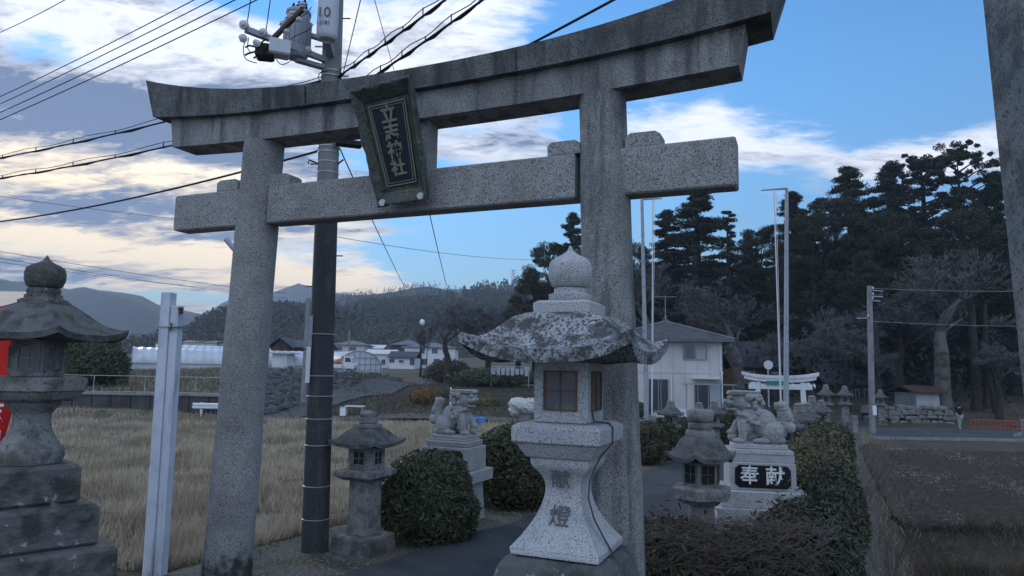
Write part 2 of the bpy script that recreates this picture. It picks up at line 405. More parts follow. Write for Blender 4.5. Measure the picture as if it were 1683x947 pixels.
def leafgeo(P, size, aspect=.5, out=None, jit=.35):
    """diamond leaves at points P; out = preferred normals"""
    n = len(P); d = rng.normal(size=(n, 3)); d /= np.linalg.norm(d, axis=1)[:, None]
    if out is not None:
        nrm = out + rng.normal(size=(n, 3)) * .7; nrm /= np.linalg.norm(nrm, axis=1)[:, None]
        d = d - nrm * (d * nrm).sum(1)[:, None]; d /= np.linalg.norm(d, axis=1)[:, None] + 1e-9
    else:
        nrm = rng.normal(size=(n, 3)); nrm -= d * (d * nrm).sum(1)[:, None]; nrm /= np.linalg.norm(nrm, axis=1)[:, None] + 1e-9
    w = np.cross(d, nrm); s = size * (1 - jit + 2 * jit * rng.random((n, 1)))
    V = np.stack([P - d * s, P + w * s * aspect, P + d * s, P - w * s * aspect], 1).reshape(-1, 3)
    return V, np.arange(4 * n).reshape(-1, 4)
def bladegeo(P, h, w, lean=.35):
    n = len(P); a = rng.random(n) * 2 * PI; d = np.stack([np.cos(a), np.sin(a), np.zeros(n)], 1)
    ln = rng.normal(size=(n, 3)) * lean; ln[:, 2] = 1; ln /= np.linalg.norm(ln, axis=1)[:, None]
    hh = (h * (.5 + .8 * rng.random(n)))[:, None] if np.isscalar(h) else (h * (.5 + .8 * rng.random(n)))[:, None]
    ww = w if np.isscalar(w) else w[:, None]
    V = np.stack([P - d * ww, P + d * ww, P + ln * hh], 1).reshape(-1, 3)
    return V, np.arange(3 * n).reshape(-1, 3)
def text(body, size, m, name, parent, loc, rot, ext=.004, space=1.0, bold=.0):
    c = bpy.data.curves.new('t', 'FONT'); c.body = body; c.size = size; c.align_x = 'CENTER'; c.align_y = 'CENTER'
    c.extrude = ext; c.space_line = space; c.offset = bold
    o = bpy.data.objects.new('t', c); COL.objects.link(o)
    bpy.context.view_layer.update()
    me = bpy.data.meshes.new_from_object(o.evaluated_get(bpy.context.evaluated_depsgraph_get()))
    bpy.data.objects.remove(o); me.materials.clear(); me.materials.append(m)
    o = bpy.data.objects.new(name, me); COL.objects.link(o); o.parent = parent; o.location = loc; o.rotation_euler = rot
    return o

# ------------------------------------------------------------------ terrain
def sst(a, b, x):
    t = np.clip((x - a) / (b - a), 0, 1); return t * t * (3 - 2 * t)
DPX, DPY = .454, .891
def qof(x, y): return (x - .19) * DPY - (y - 11.3) * DPX
def sof(x, y): return (x - .19) * DPX + (y - 11.3) * DPY
def near_z(x, y):
    q = qof(x, y); b = -.7 * np.clip((y - 10) / 40, 0, 1)
    z = b + 0 * q
    wl = sst(-1.9, -3.3, q) if False else 1 - sst(-3.4, -2.0, q)
    z = z * (1 - wl) + (-.35) * wl
    wr = sst(4.5, 5.6, q)
    z = z * (1 - wr) + (-1.2) * wr
    dit = sst(5.0, 6.0, q) * (1 - sst(16.2, 16.6, y)) * sst(8.5, 12, y)
    z = z - .75 * dit
    return z
CP = []
def cp(px, py, Y): p = at(px, py, Y); CP.append((p.x, p.y, p.z))
def cz(px, Y, z): p = at(px, 600, Y); CP.append((p.x, Y, z))
for px in (-900, -400, 0, 200, 330): cz(px, 36, .85); cz(px, 60, 1.5); cz(px, 90, 1.7)
cz(395, 36, -.15); cz(450, 38, -.1); cz(540, 38, -.1)
cp(520, 664, 41); cp(600, 645, 52); cp(650, 636, 64); cp(700, 629, 76); cp(740, 622, 95)
cp(430, 612, 50); cp(520, 612, 55); cp(600, 616, 62); cp(560, 615, 68); cp(650, 626, 76); cp(470, 612, 72)
cp(600, 678, 37); cp(700, 675, 37); cp(700, 660, 45); cp(760, 668, 42); cp(850, 668, 42); cp(800, 655, 52); cp(900, 660, 50); cp(780, 632, 64); cp(900, 634, 64)
for px in (300, 450, 600, 700, 800, 950): cz(px, 150, 2.4); cz(px, 110, 1.7)
for px in (-900, 0, 300, 600, 900, 1300): cz(px, 300, 6)
for px in (300, 600, 800, 900): cz(px, 200, 3.5)
cz(1000, 36, -.45); cz(1100, 36, -.45); cz(1250, 36, -.5); cz(1330, 37, -.7)
for px in (1000, 1100, 1200, 1280): cz(px, 50, -.73)
cz(1100, 65, -.3); cz(1000, 80, .6); cz(1100, 80, 1.0)
for px in (1400, 1500, 1600, 1700, 1900, 2200): cz(px, 38, -1.0); cz(px, 46, -1.05); cz(px, 50, -1.1)
for px in (1420, 1500, 1600, 1700, 2000): cz(px, 53, -.5); cz(px, 70, 2.2); cz(px, 110, 9)
for px in (1150, 1250, 1330): cz(px, 62, .6); cz(px, 80, 3.0); cz(px, 110, 8)
for px in (1000, 1300, 1700, 2200): cz(px, 200, 16)
cz(-2500, 300, 4); cz(3500, 300, 10); cz(-2500, 60, .5); cz(3500, 60, 0)
CPa = np.array(CP)
_D = np.sqrt(((CPa[:, None, :2] - CPa[None, :, :2]) ** 2).sum(-1))
_w = np.linalg.solve(_D + np.eye(len(CPa)) * .4, CPa[:, 2])
def far_z(x, y):
    out = np.zeros_like(x)
    for k in range(len(CPa)):
        out += _w[k] * np.sqrt((x - CPa[k, 0]) ** 2 + (y - CPa[k, 1]) ** 2)
    return out
def G(x, y):
    x = np.atleast_1d(np.asarray(x, float)); y = np.atleast_1d(np.asarray(y, float))
    n = near_z(x, y)
    yc = np.clip(y, 30, 320); xc = np.clip(x, -300, 300)
    f = far_z(xc, yc)
    f = f * (1 - sst(320, 600, y)) + 5 * sst(320, 600, y)
    side = sst(300, 900, np.abs(x)); f = f * (1 - side) + 4 * side
    q = qof(x, y)
    lo = np.where(q > 3, 34.5, 31.5); hi = np.where(q > 3, 38.5, 36.0)
    t = np.clip((y - lo) / (hi - lo), 0, 1); t = t * t * (3 - 2 * t)
    return n * (1 - t) + f * t
def g1(x, y): return float(G(x, y)[0])
def onG(px, Y):
    """a point of the ground at depth Y in the direction of column px"""
    p = at(px, 640, Y); return Vector((p.x, Y, g1(p.x, Y)))
def axis(fine, step, far, r):
    a = list(np.arange(0, fine, step)); s = step
    while a[-1] < far: s *= r; a.append(a[-1] + s)
    return np.array(a)
ax = axis(48, .4, 7000, 1.16); xs = np.concatenate([-ax[:0:-1], ax]); ys = np.concatenate([-axis(6, 1, 60, 1.5)[:0:-1], axis(60, .4, 7500, 1.15)])
XX, YY = np.meshgrid(xs, ys)
ZZ = G(XX.ravel(), YY.ravel()).reshape(XX.shape)
ZZ = ZZ + .02 * np.sin(XX * 2.1 + YY * 1.3) * np.sin(YY * 1.7 - XX) * (np.abs(XX) < 60) * (YY < 60)
V = np.stack([XX, YY, ZZ], -1).reshape(-1, 3); nx = len(xs); ny = len(ys)
ii = (np.arange(ny - 1)[:, None] * nx + np.arange(nx - 1)[None, :]).ravel()
ground = npmesh('ground', V, np.stack([ii, ii + 1, ii + nx + 1, ii + nx], 1), SOIL, smooth=True); tag(ground, None, None, None, 'structure')
def patch(name, left, right, m, lift=.045, n=60, k=8, rough=0.0):
    """ribbon between two polylines (lists of (x,y)) lying on the ground"""
    L = np.array(left, float); R = np.array(right, float)
    def res(P):
        d = np.concatenate([[0], np.cumsum(np.linalg.norm(np.diff(P, axis=0), axis=1))]); t = np.linspace(0, d[-1], n)
        return np.stack([np.interp(t, d, P[:, 0]), np.interp(t, d, P[:, 1])], 1)
    L, R = res(L), res(R); T = np.linspace(0, 1, k + 1)
    P = L[:, None, :] * (1 - T[None, :, None]) + R[:, None, :] * T[None, :, None]
    if rough:
        nz = rng.normal(size=(n, 2)) * rough; P[:, 0] += nz; P[:, -1] += rng.normal(size=(n, 2)) * rough
    z = G(P[..., 0].ravel(), P[..., 1].ravel()) + lift
    V = np.concatenate([P.reshape(-1, 2), z[:, None]], 1); kk = k + 1
    ii = (np.arange(n - 1)[:, None] * kk + np.arange(k)[None, :]).ravel()
    o = npmesh(name, V, np.stack([ii, ii + 1, ii + kk + 1, ii + kk], 1), m, smooth=True); tag(o, None, None, None, 'structure'); return o
def qs(q, s): return (.19 + q * DPY + s * DPX, 11.3 - q * DPX + s * DPY)
verge = patch('verge', [qs(-2.4, s) for s in range(-14, 26, 2)], [qs(5.0, s) for s in range(-14, 26, 2)], VERGE, .035, 90, 24)
path = patch('path', [(-4.5, .5), (-2.9, 6.0), (-1.75, 8.3), (.19, 11.3), (3.45, 17.7), (6.2, 23.2), (13.0, 36.5)], [(-.7, .5), (-.2, 5.5), (1.3, 8.4), (2.9, 11.2), (6.2, 17.7), (8.9, 23.0), (15.8, 36.5)], ASPH, .07, 90, 12, .03)
fld = patch('straw_field', [(-70, 9.6), (-20, 9.8), (-6, 9.4), (-3.0, 11.0), (0.0, 16.5), (5, 26.5), (8.0, 33.0)], [(-80, 33.2), (-60, 33.3), (-30, 33.5), (-16, 33.6), (-6, 33.6), (2, 33.6), (7.8, 33.4)], FIELDM, .05, 80, 40)
pl = patch('ploughed_field', [(9.0, 16.9), (9.6, 18), (10.6, 21), (12.3, 25), (14.6, 29), (17.5, 33.6)], [(50, 16.9), (50, 18), (50, 21), (50, 25), (50, 29), (50, 33.6)], PLOUGH, .10, 260, 320)
pv = np.zeros(len(pl.data.vertices) * 3, dtype=np.float32); pl.data.vertices.foreach_get('co', pv); pv = pv.reshape(-1, 3)
w_ = pv[:, 1] * 1.35 + 1.6 * np.sin(pv[:, 0] * .11 + pv[:, 1] * .05) + .25 * np.sin(pv[:, 0] * .9)
pv[:, 2] += .06 * np.sin(w_ * 2 * PI * .9) + rng.normal(size=len(pv)) * .028; pl.data.vertices.foreach_set('co', pv.ravel()); pl.data.update()
road_r = patch('road', [(15.0, 38.2), (20, 38.2), (40, 38.2), (70, 38.2)], [(15.5, 46.5), (20, 46.5), (40, 46.0), (70, 46.0)], ROADM, .07, 60, 14)
kerb = MB()
for a in np.arange(18.2, 69, 1.0):
    za, zb = g1(a, 38.1), g1(a + 1, 38.1); kerb.add([(a, 37.95, za - .2), (a, 38.2, za - .2), (a, 38.2, za + .13), (a, 37.95, za + .13), (a + .995, 37.95, zb - .2), (a + .995, 38.2, zb - .2), (a + .995, 38.2, zb + .13), (a + .995, 37.95, zb + .13)], [(0, 1, 2, 3), (7, 6, 5, 4), (0, 4, 5, 1), (1, 5, 6, 2), (2, 6, 7, 3), (3, 7, 4, 0)])
tag(kerb.build('road_kerb', CONC), None, None, None, 'structure')
def P2(px, py, Y): p = at(px, py, Y); return (p.x, p.y)
patch('farm_road', [P2(300, 690, 34.3), P2(400, 686, 35.0), P2(455, 668, 38.5), P2(520, 655, 44), P2(600, 640, 56), P2(660, 630, 70), P2(720, 623, 90)],
      [P2(430, 694, 31.8), P2(478, 690, 33.5), P2(510, 675, 36), P2(560, 665, 41.5), P2(640, 648, 51), P2(700, 634, 65), P2(735, 626, 84)], ROADM, .09, 60, 8)
patch('farm_track', [P2(430, 694, 33.0), P2(560, 694, 33.8), P2(700, 694, 34.2), P2(880, 694, 34.5)], [P2(430, 694, 34.0), P2(560, 694, 34.9), P2(700, 694, 35.4), P2(880, 694, 35.6)], VERGE, .09, 40, 4)
patch('yard', [P2(1210, 700, 34), P2(1300, 700, 37), P2(1350, 700, 39)], [P2(1000, 700, 40), P2(1180, 700, 45), P2(1390, 700, 47)], ROADM, .06, 30, 14)

# hills and mountains: ridges with a real foot, crest and back
def ridge(name, crest, Yc, Yf, Yb, zf, m, amp, seed, n=160, kf=26, kb=8):
    P = np.array(crest, float); px = np.linspace(P[0, 0], P[-1, 0], n); py = np.interp(px, P[:, 0], P[:, 1])
    r2 = np.random.default_rng(seed); rows = []
    ph = r2.random((6, 3)) * 6.28
    for j in range(kf + kb + 1):
        t = j / kf if j <= kf else 1 - (j - kf) / kb
        row = []
        for i in range(n):
            c = at(px[i], py[i], Yc); d = c.xy / Yc
            Y = Yf + (Yc - Yf) * t if j <= kf else Yc + (Yb - Yc) * (1 - t)
            e = t ** .85
            w = math.sin(t * PI) * amp
            nz = sum(math.sin(c.x * f / Yc * 9 + ph[k, 0] + t * f * 2.2 + ph[k, 1]) / f ** .8 for k, f in enumerate((1, 2.3, 4.1, 7.7, 13, 23)))
            row.append((d[0] * Y, Y, zf + (c.z - zf) * e + nz * w * (c.z - zf) * .12))
        rows += row
    V = np.array(rows); ii = (np.arange(kf + kb)[:, None] * n + np.arange(n - 1)[None, :]).ravel()
    o = npmesh(name, V, np.stack([ii, ii + 1, ii + n + 1, ii + n], 1), m, smooth=True); tag(o, None, None, None, 'structure'); return V.reshape(kf + kb + 1, n, 3)
HILLM = mat('hill_wood', (.035, .042, .024), .97, (.02, (.055, .055, .03), .4, .6), (.09, (.028, .038, .022), .45, .6), (.3, 1, 3))
MTN = mat('mountain_wood', (.035, .045, .028), .97, (.004, (.055, .058, .035), .4, .6), (.02, (.028, .036, .024), .45, .6), (.05, 1, 12))
ridge('mountain_far', [(-900, 440), (-300, 470), (330, 520), (375, 492), (420, 484), (455, 480), (478, 469), (492, 466), (512, 471), (545, 480), (580, 486), (640, 481), (700, 476), (1200, 470), (2400, 500)], 2000, 1450, 2400, 0, MTN, 1, 3)
mt2 = ridge('mountain', [(-1200, 430), (-300, 455), (-60, 452), (0, 458), (25, 463), (60, 462), (85, 469), (112, 476), (135, 471), (162, 477), (200, 481), (232, 486), (262, 502), (300, 510), (330, 516), (390, 540), (450, 560), (700, 590)], 1400, 950, 1800, 0, MTN, 1, 5)
r2_ = ridge('hill_middle', [(420, 577), (480, 527), (540, 497), (570, 489), (600, 485), (640, 481), (680, 473), (700, 471), (725, 474), (745, 481), (790, 485), (850, 487), (950, 477), (1400, 487), (1900, 507)], 900, 620, 1200, 3, HILLM, 1, 8)
r3_ = ridge('hill_near', [(150, 607), (220, 587), (300, 563), (335, 543), (370, 531), (420, 521), (450, 517), (520, 515), (570, 514), (620, 507), (690, 499), (740, 489), (790, 481), (850, 477), (950, 470), (1200, 455), (1700, 445), (2300, 455)], 560, 260, 700, 5, HILLM, 1, 11)
def wood_mass(name, label, grid, rows, m, n, th, seed, nt=60, w=.34):
    """woodland over a slope: every tree is a cluster of leaf-clump faces"""
    r2 = np.random.default_rng(seed); K = grid.shape[0]; N = grid.shape[1]
    a = rows[0] + (rows[1] - rows[0]) * r2.random(n); b = r2.random(n) * (N - 1.01)
    i = a.astype(int); j = b.astype(int); fa = (a - i)[:, None]; fb = (b - j)[:, None]
    P = grid[i, j] * (1 - fa) * (1 - fb) + grid[i + 1, j] * fa * (1 - fb) + grid[i, j + 1] * (1 - fa) * fb + grid[i + 1, j + 1] * fa * fb
    h = th * (.6 + .7 * r2.random(n))
    t = r2.random((n, nt)); a2 = r2.random((n, nt)) * 6.283; rr = (1 - t) ** .7 * w * (.5 + .6 * r2.random((n, nt)))
    Q = np.stack([P[:, None, 0] + np.cos(a2) * rr * h[:, None], P[:, None, 1] + np.sin(a2) * rr * h[:, None], P[:, None, 2] + t * h[:, None]], -1).reshape(-1, 3)
    V, Fc = leafgeo(Q, th * .075, .7); o = npmesh(name, V, Fc, m); tag(o, label, 'woodland', None, 'stuff')
wood_mass('woodland', 'dark conifer woodland covering the near hill above the village', r3_, (5, 26), WOODL, 8000, 8.5, 1, 46)
wood_mass('brushwood', 'bare brown and olive brush at the foot of the wooded hill', r3_, (0, 9), BRUSH, 2600, 7, 2, 34, .5)
wood_mass('woodland', 'distant tree line covering the middle hill under the cloud', r2_, (10, 26), WOODL, 3200, 8, 4, 24)

# ------------------------------------------------------------------ grass, straw, weeds
def scatter(n, x0, x1, y0, y1, keep):
    x = x0 + (x1 - x0) * rng.random(n); y = y0 + (y1 - y0) * rng.random(n); k = keep(x, y); x, y = x[k], y[k]
    return np.stack([x, y, G(x, y)], 1)
def inview(x, y): return (x < y * .80 + 1) & (x > -y * .80 - 1)
n = 330000
y = 9.6 + 24 * rng.random(n) ** 1.5; x = (-.8 + 1.15 * rng.random(n)) * y
q = qof(x, y)
pn = np.sin(x * .9 + 1.3 * np.sin(y * .7)) * np.sin(y * 1.1 + np.sin(x * .5)) + .45 * np.sin(x * 2.7 + y * 1.9)
gap = ((np.abs(y - 13.3 - .12 * x) < .42) & (rng.random(n) < .9) & (np.sin(x * 1.3) > -.6)) | ((np.abs(y - 19.5) < .5) & (rng.random(n) < .6)) | ((pn < -.75) & (rng.random(n) < .75))
k = (q < -3.0) & ~gap & (y < 33.4)
x, y, pk = x[k], y[k], pn[k]; P = np.stack([x, y, G(x, y) - .02], 1)
hh = .27 * (1 + .28 * pk) * (.8 + .4 * rng.random(len(x))); Vb, Fb = bladegeo(P, hh, .0035 + .0007 * y, .42)
tag(npmesh('rice_stubble', Vb, Fb, STRAW), 'pale dry rice stubble standing across the left field', 'stubble', None, 'stuff')
def grass(name, label, P, h, w, m, lean=.5, up=0):
    P = P + np.array([0, 0, up])
    V, Fc = bladegeo(P, h, w, lean); tag(npmesh(name, V, Fc, m), label, 'grass', None, 'stuff')
grass('verge_grass', 'short green and brown grass along the edge of the straw field', scatter(60000, -12, 4, 6.5, 22, lambda x, y: (qof(x, y) < -1.75 - .6 * np.sin(x * 3) ** 2) & (qof(x, y) > -3.4)), .12, .006, GREENG)
grass('dry_grass', 'long dry tan grass on the bank beside the ploughed field', scatter(90000, 2, 22, 6, 36, lambda x, y: (qof(x, y) > 4.55) & (((qof(x, y) < 5.9 + .3 * np.sin(y))) | ((y < 17.2) & (qof(x, y) < 14)))), .34, .006, DRYG, .7)
grass('ditch_weeds', 'brown weeds and dead grass filling the ditch below the ploughed field', scatter(110000, 5, 24, 9, 17.0, lambda x, y: (qof(x, y) > 5.6)), .42, .006, DITCH, .8)
grass('field_stubble', 'sparse cut straw lying on the dark ploughed soil', scatter(60000, 8, 36, 16.8, 34, lambda x, y: (x > 9 + .5 * (y - 16.5)) & (np.sin((y * 1.35 + 1.6 * np.sin(x * .11 + y * .05) + .25 * np.sin(x * .9)) * 5.65) + .9 * np.sin(x * .8 + y * .35) + .6 * np.sin(x * 2.3 - y) > .35)), .14, .009, STRAW, 2.0, .12)
grass('bank_grass', 'rough grass on the bank between the farm road and the straw field', scatter(60000, -16, 6, 34, 70, lambda x, y: inview(x, y) & (x > -14)), .22, .02, BRUSH, .8)
grass('bank_grass', 'brown scrubby grass behind the retaining wall and pipe fence', scatter(40000, -50, -14.5, 34.6, 58, lambda x, y: inview(x, y)), .35, .03, DRYG, .8)
grass('leaf_litter', 'thin brown litter of leaves along both edges of the path', scatter(9000, -8, 9, 6, 26, lambda x, y: (qof(x, y) > -2) & (qof(x, y) < -.15)), .03, .014, BRUSH, 2.5)
def pebbles(name, label, pts, s, m):
    mb = MB()
    for p in pts:
        r = s * random.uniform(.4, 1.2); mb.ell((p[0], p[1], p[2] + r * .2 + .03), (r, r * random.uniform(.6, 1), r * .55), 6, 4)
    tag(mb.build(name, m, smooth=60), label, 'gravel', None, 'stuff')
pebbles('gravel', 'loose grey gravel scattered on the verge beside the gate', scatter(9000, -8, 2, 6, 16, lambda x, y: (qof(x, y) > -2.2) & (qof(x, y) < -.1))[:2600], .020, STONEW)
rk = MB().ell((0, 0, .05), (.09, .07, .06), 8, 5).build('loose_rock', WALLC, smooth=30); rk.location = onG(698, 9.9)
tag(rk, 'pale fist sized rock on the verge under the round shrub', 'rock')
rk = MB().ell((0, 0, .1), (.42, .3, .3), 8, 5).build('boulder', STONEW, smooth=30); rk.location = onG(1672, 39.5)
tag(rk, 'grey boulder at the roadside by the right edge of the photo', 'rock')

# ------------------------------------------------------------------ big torii
TZ = math.radians(-23)
TX = Vector((math.cos(TZ), math.sin(TZ), 0)); TN = Vector((math.sin(TZ), -math.cos(TZ), 0))
TO = Vector((.88, 5.9, 0)) - TX * 2.035
torii = empty('torii_gate', TO, TZ, 'large weathered granite torii gate spanning the path, dark stained top beam', 'torii gate')
def pillar(x0, x1, r0, r1, z1, m):
    mb = MB(); pts = []; rad = []
    for k in range(13):
        t = k / 12; pts.append((x0 + (x1 - x0) * t, 0, -.25 + (z1 + .25) * t)); rad.append(r0 + (r1 - r0) * t + .004 * math.sin(k * 2.1))
    return mb.tube(pts, rad, 40).build('pillar', m, torii, smooth=40)
pillar(-2.07, -1.895, .25, .212, 4.79, TORII)
pillar(2.07, 1.915, .25, .206, 4.79, TORII_S)
nuki = MB().box((.0, 0, 4.075), (1.70 * 2, .22, .405), bev=.015).build('tie_beam', TORII, torii)
for sx in (-1, 1): MB().box((sx * 2.56, 0, 4.075), (.96, .22, .405), bev=.015).build('tie_beam', TORII, torii)
for sx in (-1, 1):
    for q, w in ((sx * 1.59, .30), (sx * 2.29, .30)):
        mb = MB(); h = w / 2
        mb.add([(q - h, -.10, 4.279), (q + h, -.10, 4.279), (q + h, .10, 4.279), (q - h, .10, 4.279), (q - h, -.10, 4.37), (q + h, -.10, 4.37), (q + h, .10, 4.37), (q - h, .10, 4.37),
                (q - h * .7, -.10, 4.40), (q + h * .7, -.10, 4.40), (q + h * .7, .10, 4.40), (q - h * .7, .10, 4.40)],
               [(3, 2, 1, 0), (0, 1, 5, 4), (1, 2, 6, 5), (2, 3, 7, 6), (3, 0, 4, 7), (4, 5, 9, 8), (5, 6, 10, 9), (6, 7, 11, 10), (7, 4, 8, 11), (8, 9, 10, 11)])
        mb.build('wedge', TORII, torii)
MB().box((.0, 0, 4.53), (.42, .20, .48)).build('strut', TORII, torii)
def beam(name, z0f, z1f, xb, xt, y, m, ytop=None, n=40, peak=0.0):
    mb = MB(); vs = []; fs = []; yt = ytop or y
    for k in range(n + 1):
        t = -1 + 2 * k / n
        a, b = z0f(t), z1f(t)
        vs += [(t * xb, -y, a), (t * xb, y, a), (t * xt, yt, b), (t * xt, 0, b + peak), (t * xt, -yt, b)]
    for k in range(n):
        for i in range(5): fs.append((5 * k + i, 5 * k + (i + 1) % 5, 5 * k + 5 + (i + 1) % 5, 5 * k + 5 + i))
    fs += [(4, 3, 2, 1, 0), tuple(5 * n + i for i in range(5))]
    return mb.add(vs, fs).build(name, m, torii)
lift = lambda t: abs(t) ** 2.6
beam('lower_lintel', lambda t: 4.765 + .07 * lift(t), lambda t: 5.03 + .158 * lift(t), 3.08, 3.14, .17, TORII_S)
beam('top_lintel', lambda t: 5.033 + .16 * lift(t), lambda t: 5.235 + .41 * lift(t), 3.33, 3.47, .25, TORII_K, .27, peak=.035)
for x_ in (1.19, -1.15):
    MB().bar((x_, -.2525, 5.055), (x_, -.2725, 5.232), .014, .006, (1, 0, 0)).build('stone_joint', DARK, torii)
# name plaque, hung tilted forward
def build_plaque():
    e = bpy.data.objects.new('name_plaque', None); COL.objects.link(e); e.parent = torii
    bot = Vector((.06, -.16, 3.955)); top = Vector((-.02, -.50, 5.0))
    up = (top - bot).normalized(); L = (top - bot).length
    xa = Vector((1, 0, 0)); xa = (xa - up * xa.dot(up)).normalized(); nr = xa.cross(up)
    mt = Matrix.Identity(4)
    for i in range(3): mt[i][0] = xa[i]; mt[i][1] = up[i]; mt[i][2] = nr[i]; mt[i][3] = bot[i]
    e.matrix_local = mt
    wb, wt = .272, .33
    def quad(y0, y1, ins0, ins1, z0, z1, name, m, hole=None, bev=0):
        pass
    # back board
    mb = MB(); vs = [(-wb + .03, .03, 0), (wb - .03, .03, 0), (wt - .03, L - .03, 0), (-wt + .03, L - .03, 0)]
    mb.add(vs + [(x, y_, .04) for x, y_, _ in vs], [(3, 2, 1, 0), (4, 5, 6, 7), (0, 1, 5, 4), (1, 2, 6, 5), (2, 3, 7, 6), (3, 0, 4, 7)]).build('board', BRONZE, e)
    # splayed frame: four sides with wavy carved outer lip
    def side(a, b, ia, ib, name='frame'):
        n = 22; mb = MB(); vs = []; fs = []
        for k in range(n + 1):
            t = k / n; o = a.lerp(b, t); i_ = ia.lerp(ib, t); d = (o - i_).normalized()
            wv = .010 * math.sin(t * 19) + .006 * math.sin(t * 43 + 1)
            oo = o + d * wv
            vs += [(i_.x, i_.y, .041), (i_.x, i_.y, .055), (oo.x - d.x * .02, oo.y - d.y * .02, .125 + wv), (oo.x, oo.y, .12), (oo.x, oo.y, .075), ]
        for k in range(n):
            for q in range(5): fs.append((5 * k + q, 5 * k + (q + 1) % 5, 5 * k + 5 + (q + 1) % 5, 5 * k + 5 + q))
        fs += [(4, 3, 2, 1, 0), tuple(5 * n + q for q in range(5))]
        mb.add(vs, fs).build(name, BRONZE, e)
    B0, B1, T1, T0 = Vector((-wb, 0, 0)), Vector((wb, 0, 0)), Vector((wt, L, 0)), Vector((-wt, L, 0))
    b0, b1, t1, t0 = Vector((-wb + .07, .12, 0)), Vector((wb - .07, .12, 0)), Vector((wt - .085, L - .13, 0)), Vector((-wt + .085, L - .13, 0))
    side(B0, B1, b0, b1); side(B1, T1, b1, t1); side(T1, T0, t1, t0); side(T0, B0, t0, b0)
    # inner navy panel
    pb, pt = .165, .205; y0, y1 = .17, L - .17
    def pan(ins, z0, z1, name, m):
        vs = [(-pb + ins, y0 + ins, z0), (pb - ins, y0 + ins, z0), (pt - ins, y1 - ins, z0), (-pt + ins, y1 - ins, z0)]
        MB().add(vs + [(x, y_, z1) for x, y_, _ in vs], [(3, 2, 1, 0), (4, 5, 6, 7), (0, 1, 5, 4), (1, 2, 6, 5), (2, 3, 7, 6), (3, 0, 4, 7)]).build(name, m, e)
    pan(.0, .0405, .052, 'panel', NAVY)
    def rim(ins, w, z):
        mb = MB()
        c = [Vector((-pb + ins, y0 + ins, z)), Vector((pb - ins, y0 + ins, z)), Vector((pt - ins, y1 - ins, z)), Vector((-pt + ins, y1 - ins, z))]
        for k in range(4): mb.bar(c[k], c[(k + 1) % 4], w, .010 + .0005 * k, (0, 0, 1))
        mb.build('gilt_rim', GOLD, e)
    rim(.006, .012, .054); rim(.030, .007, .054)
    for k, chh in enumerate('立志神社'):
        text(chh, .175 - .004 * k, GOLD, 'lettering', e, (.0 , y1 - .115 - k * .165, .056), (0, 0, 0), .004, bold=.0045)
    # cloud scrolls and crest on the lower and side boards
    for sx in (-1, 1):
        for k in range(7):
            t = k / 6; y_ = .2 + t * (L - .45); xx = sx * (.235 + .045 * t)
            MB().tube([(xx + .022 * math.cos(a) * (1 - a / 9), y_ + .04 * math.sin(a) * (1 - a / 9), .058) for a in np.linspace(0, 5.5, 12)], .006, 5).build('cloud_scroll', BRONZE, e)
        MB().tube([(sx * .10 + sx * .012 * math.sin(a), .085 + .022 * math.cos(a), .058) for a in np.linspace(0, 3, 8)], .005, 5).build('cloud_scroll', GOLD, e)
    MB().ell((0, .095, .052), (.030, .018, .012), 10, 6).build('crest_relief', GOLD, e); MB().bar((-.05, .062, .055), (.05, .062, .055), .008).build('crest_bar', GOLD, e)
    for sx in (-1, 1):
        mb = MB(); pts = [(.034 * math.sin(2 * PI * k / 5) + sx * .21, .035 + .034 * math.cos(2 * PI * k / 5)) for k in range(5)]
        mb.add([(a, b, .10) for a, b in pts] + [(a, b, .135) for a, b in pts], [(4, 3, 2, 1, 0), (5, 6, 7, 8, 9)] + [(k, (k + 1) % 5, 5 + (k + 1) % 5, 5 + k) for k in range(5)]).build('corner_fitting', WHITEM, e)
build_plaque()

# ------------------------------------------------------------------ stone lanterns
def roof_mb(mb, n, rt, r, z0, z1, curl, th, m=8, bulge=.25, rows=9, rot=0.0):
    """n-sided roof: rt top apothem at z1, r eave apothem at z0, corners turned up by curl"""
    vs = []; N = n * m
    def ringpt(k, ap, z, lf):
        i, f = divmod(k, m); f /= m
        a0 = 2 * PI * i / n + rot - PI / n; a1 = a0 + 2 * PI / n; R = ap / math.cos(PI / n)
        x = R * ((1 - f) * math.cos(a0) + f * math.cos(a1)); y = R * ((1 - f) * math.sin(a0) + f * math.sin(a1))
        c = abs(2 * f - 1) ** 3
        k2 = 1 + .05 * c * lf
        return (x * k2, y * k2, z + curl * c * lf)
    for j in range(rows + 1):
        t = j / rows; ap = rt + (r - rt) * t
        z = z1 + (z0 + th - z1) * ((1 - bulge) * t + bulge * (1 - math.cos(t * PI)) / 2 * (1.0) ) if bulge >= 0 else z1
        z = z1 + (z0 + th - z1) * (t - bulge * math.sin(2 * PI * t) / (2 * PI) * 1.0)
        for k in range(N): vs.append(ringpt(k, ap, z, t ** 3))
    for k in range(N): vs.append(ringpt(k, r * .985, z0, 1))
    for k in range(N): vs.append(ringpt(k, r * .55, z0 + th * .35, .1))
    fs = []
    for j in range(rows + 2):
        for k in range(N):
            q = (k + 1) % N; fs.append((j * N + k, j * N + q, (j + 1) * N + q, (j + 1) * N + k))
    fs += [tuple(range(N - 1, -1, -1)), tuple((rows + 2) * N + k for k in range(N))]
    mb.add(vs, fs); return mb
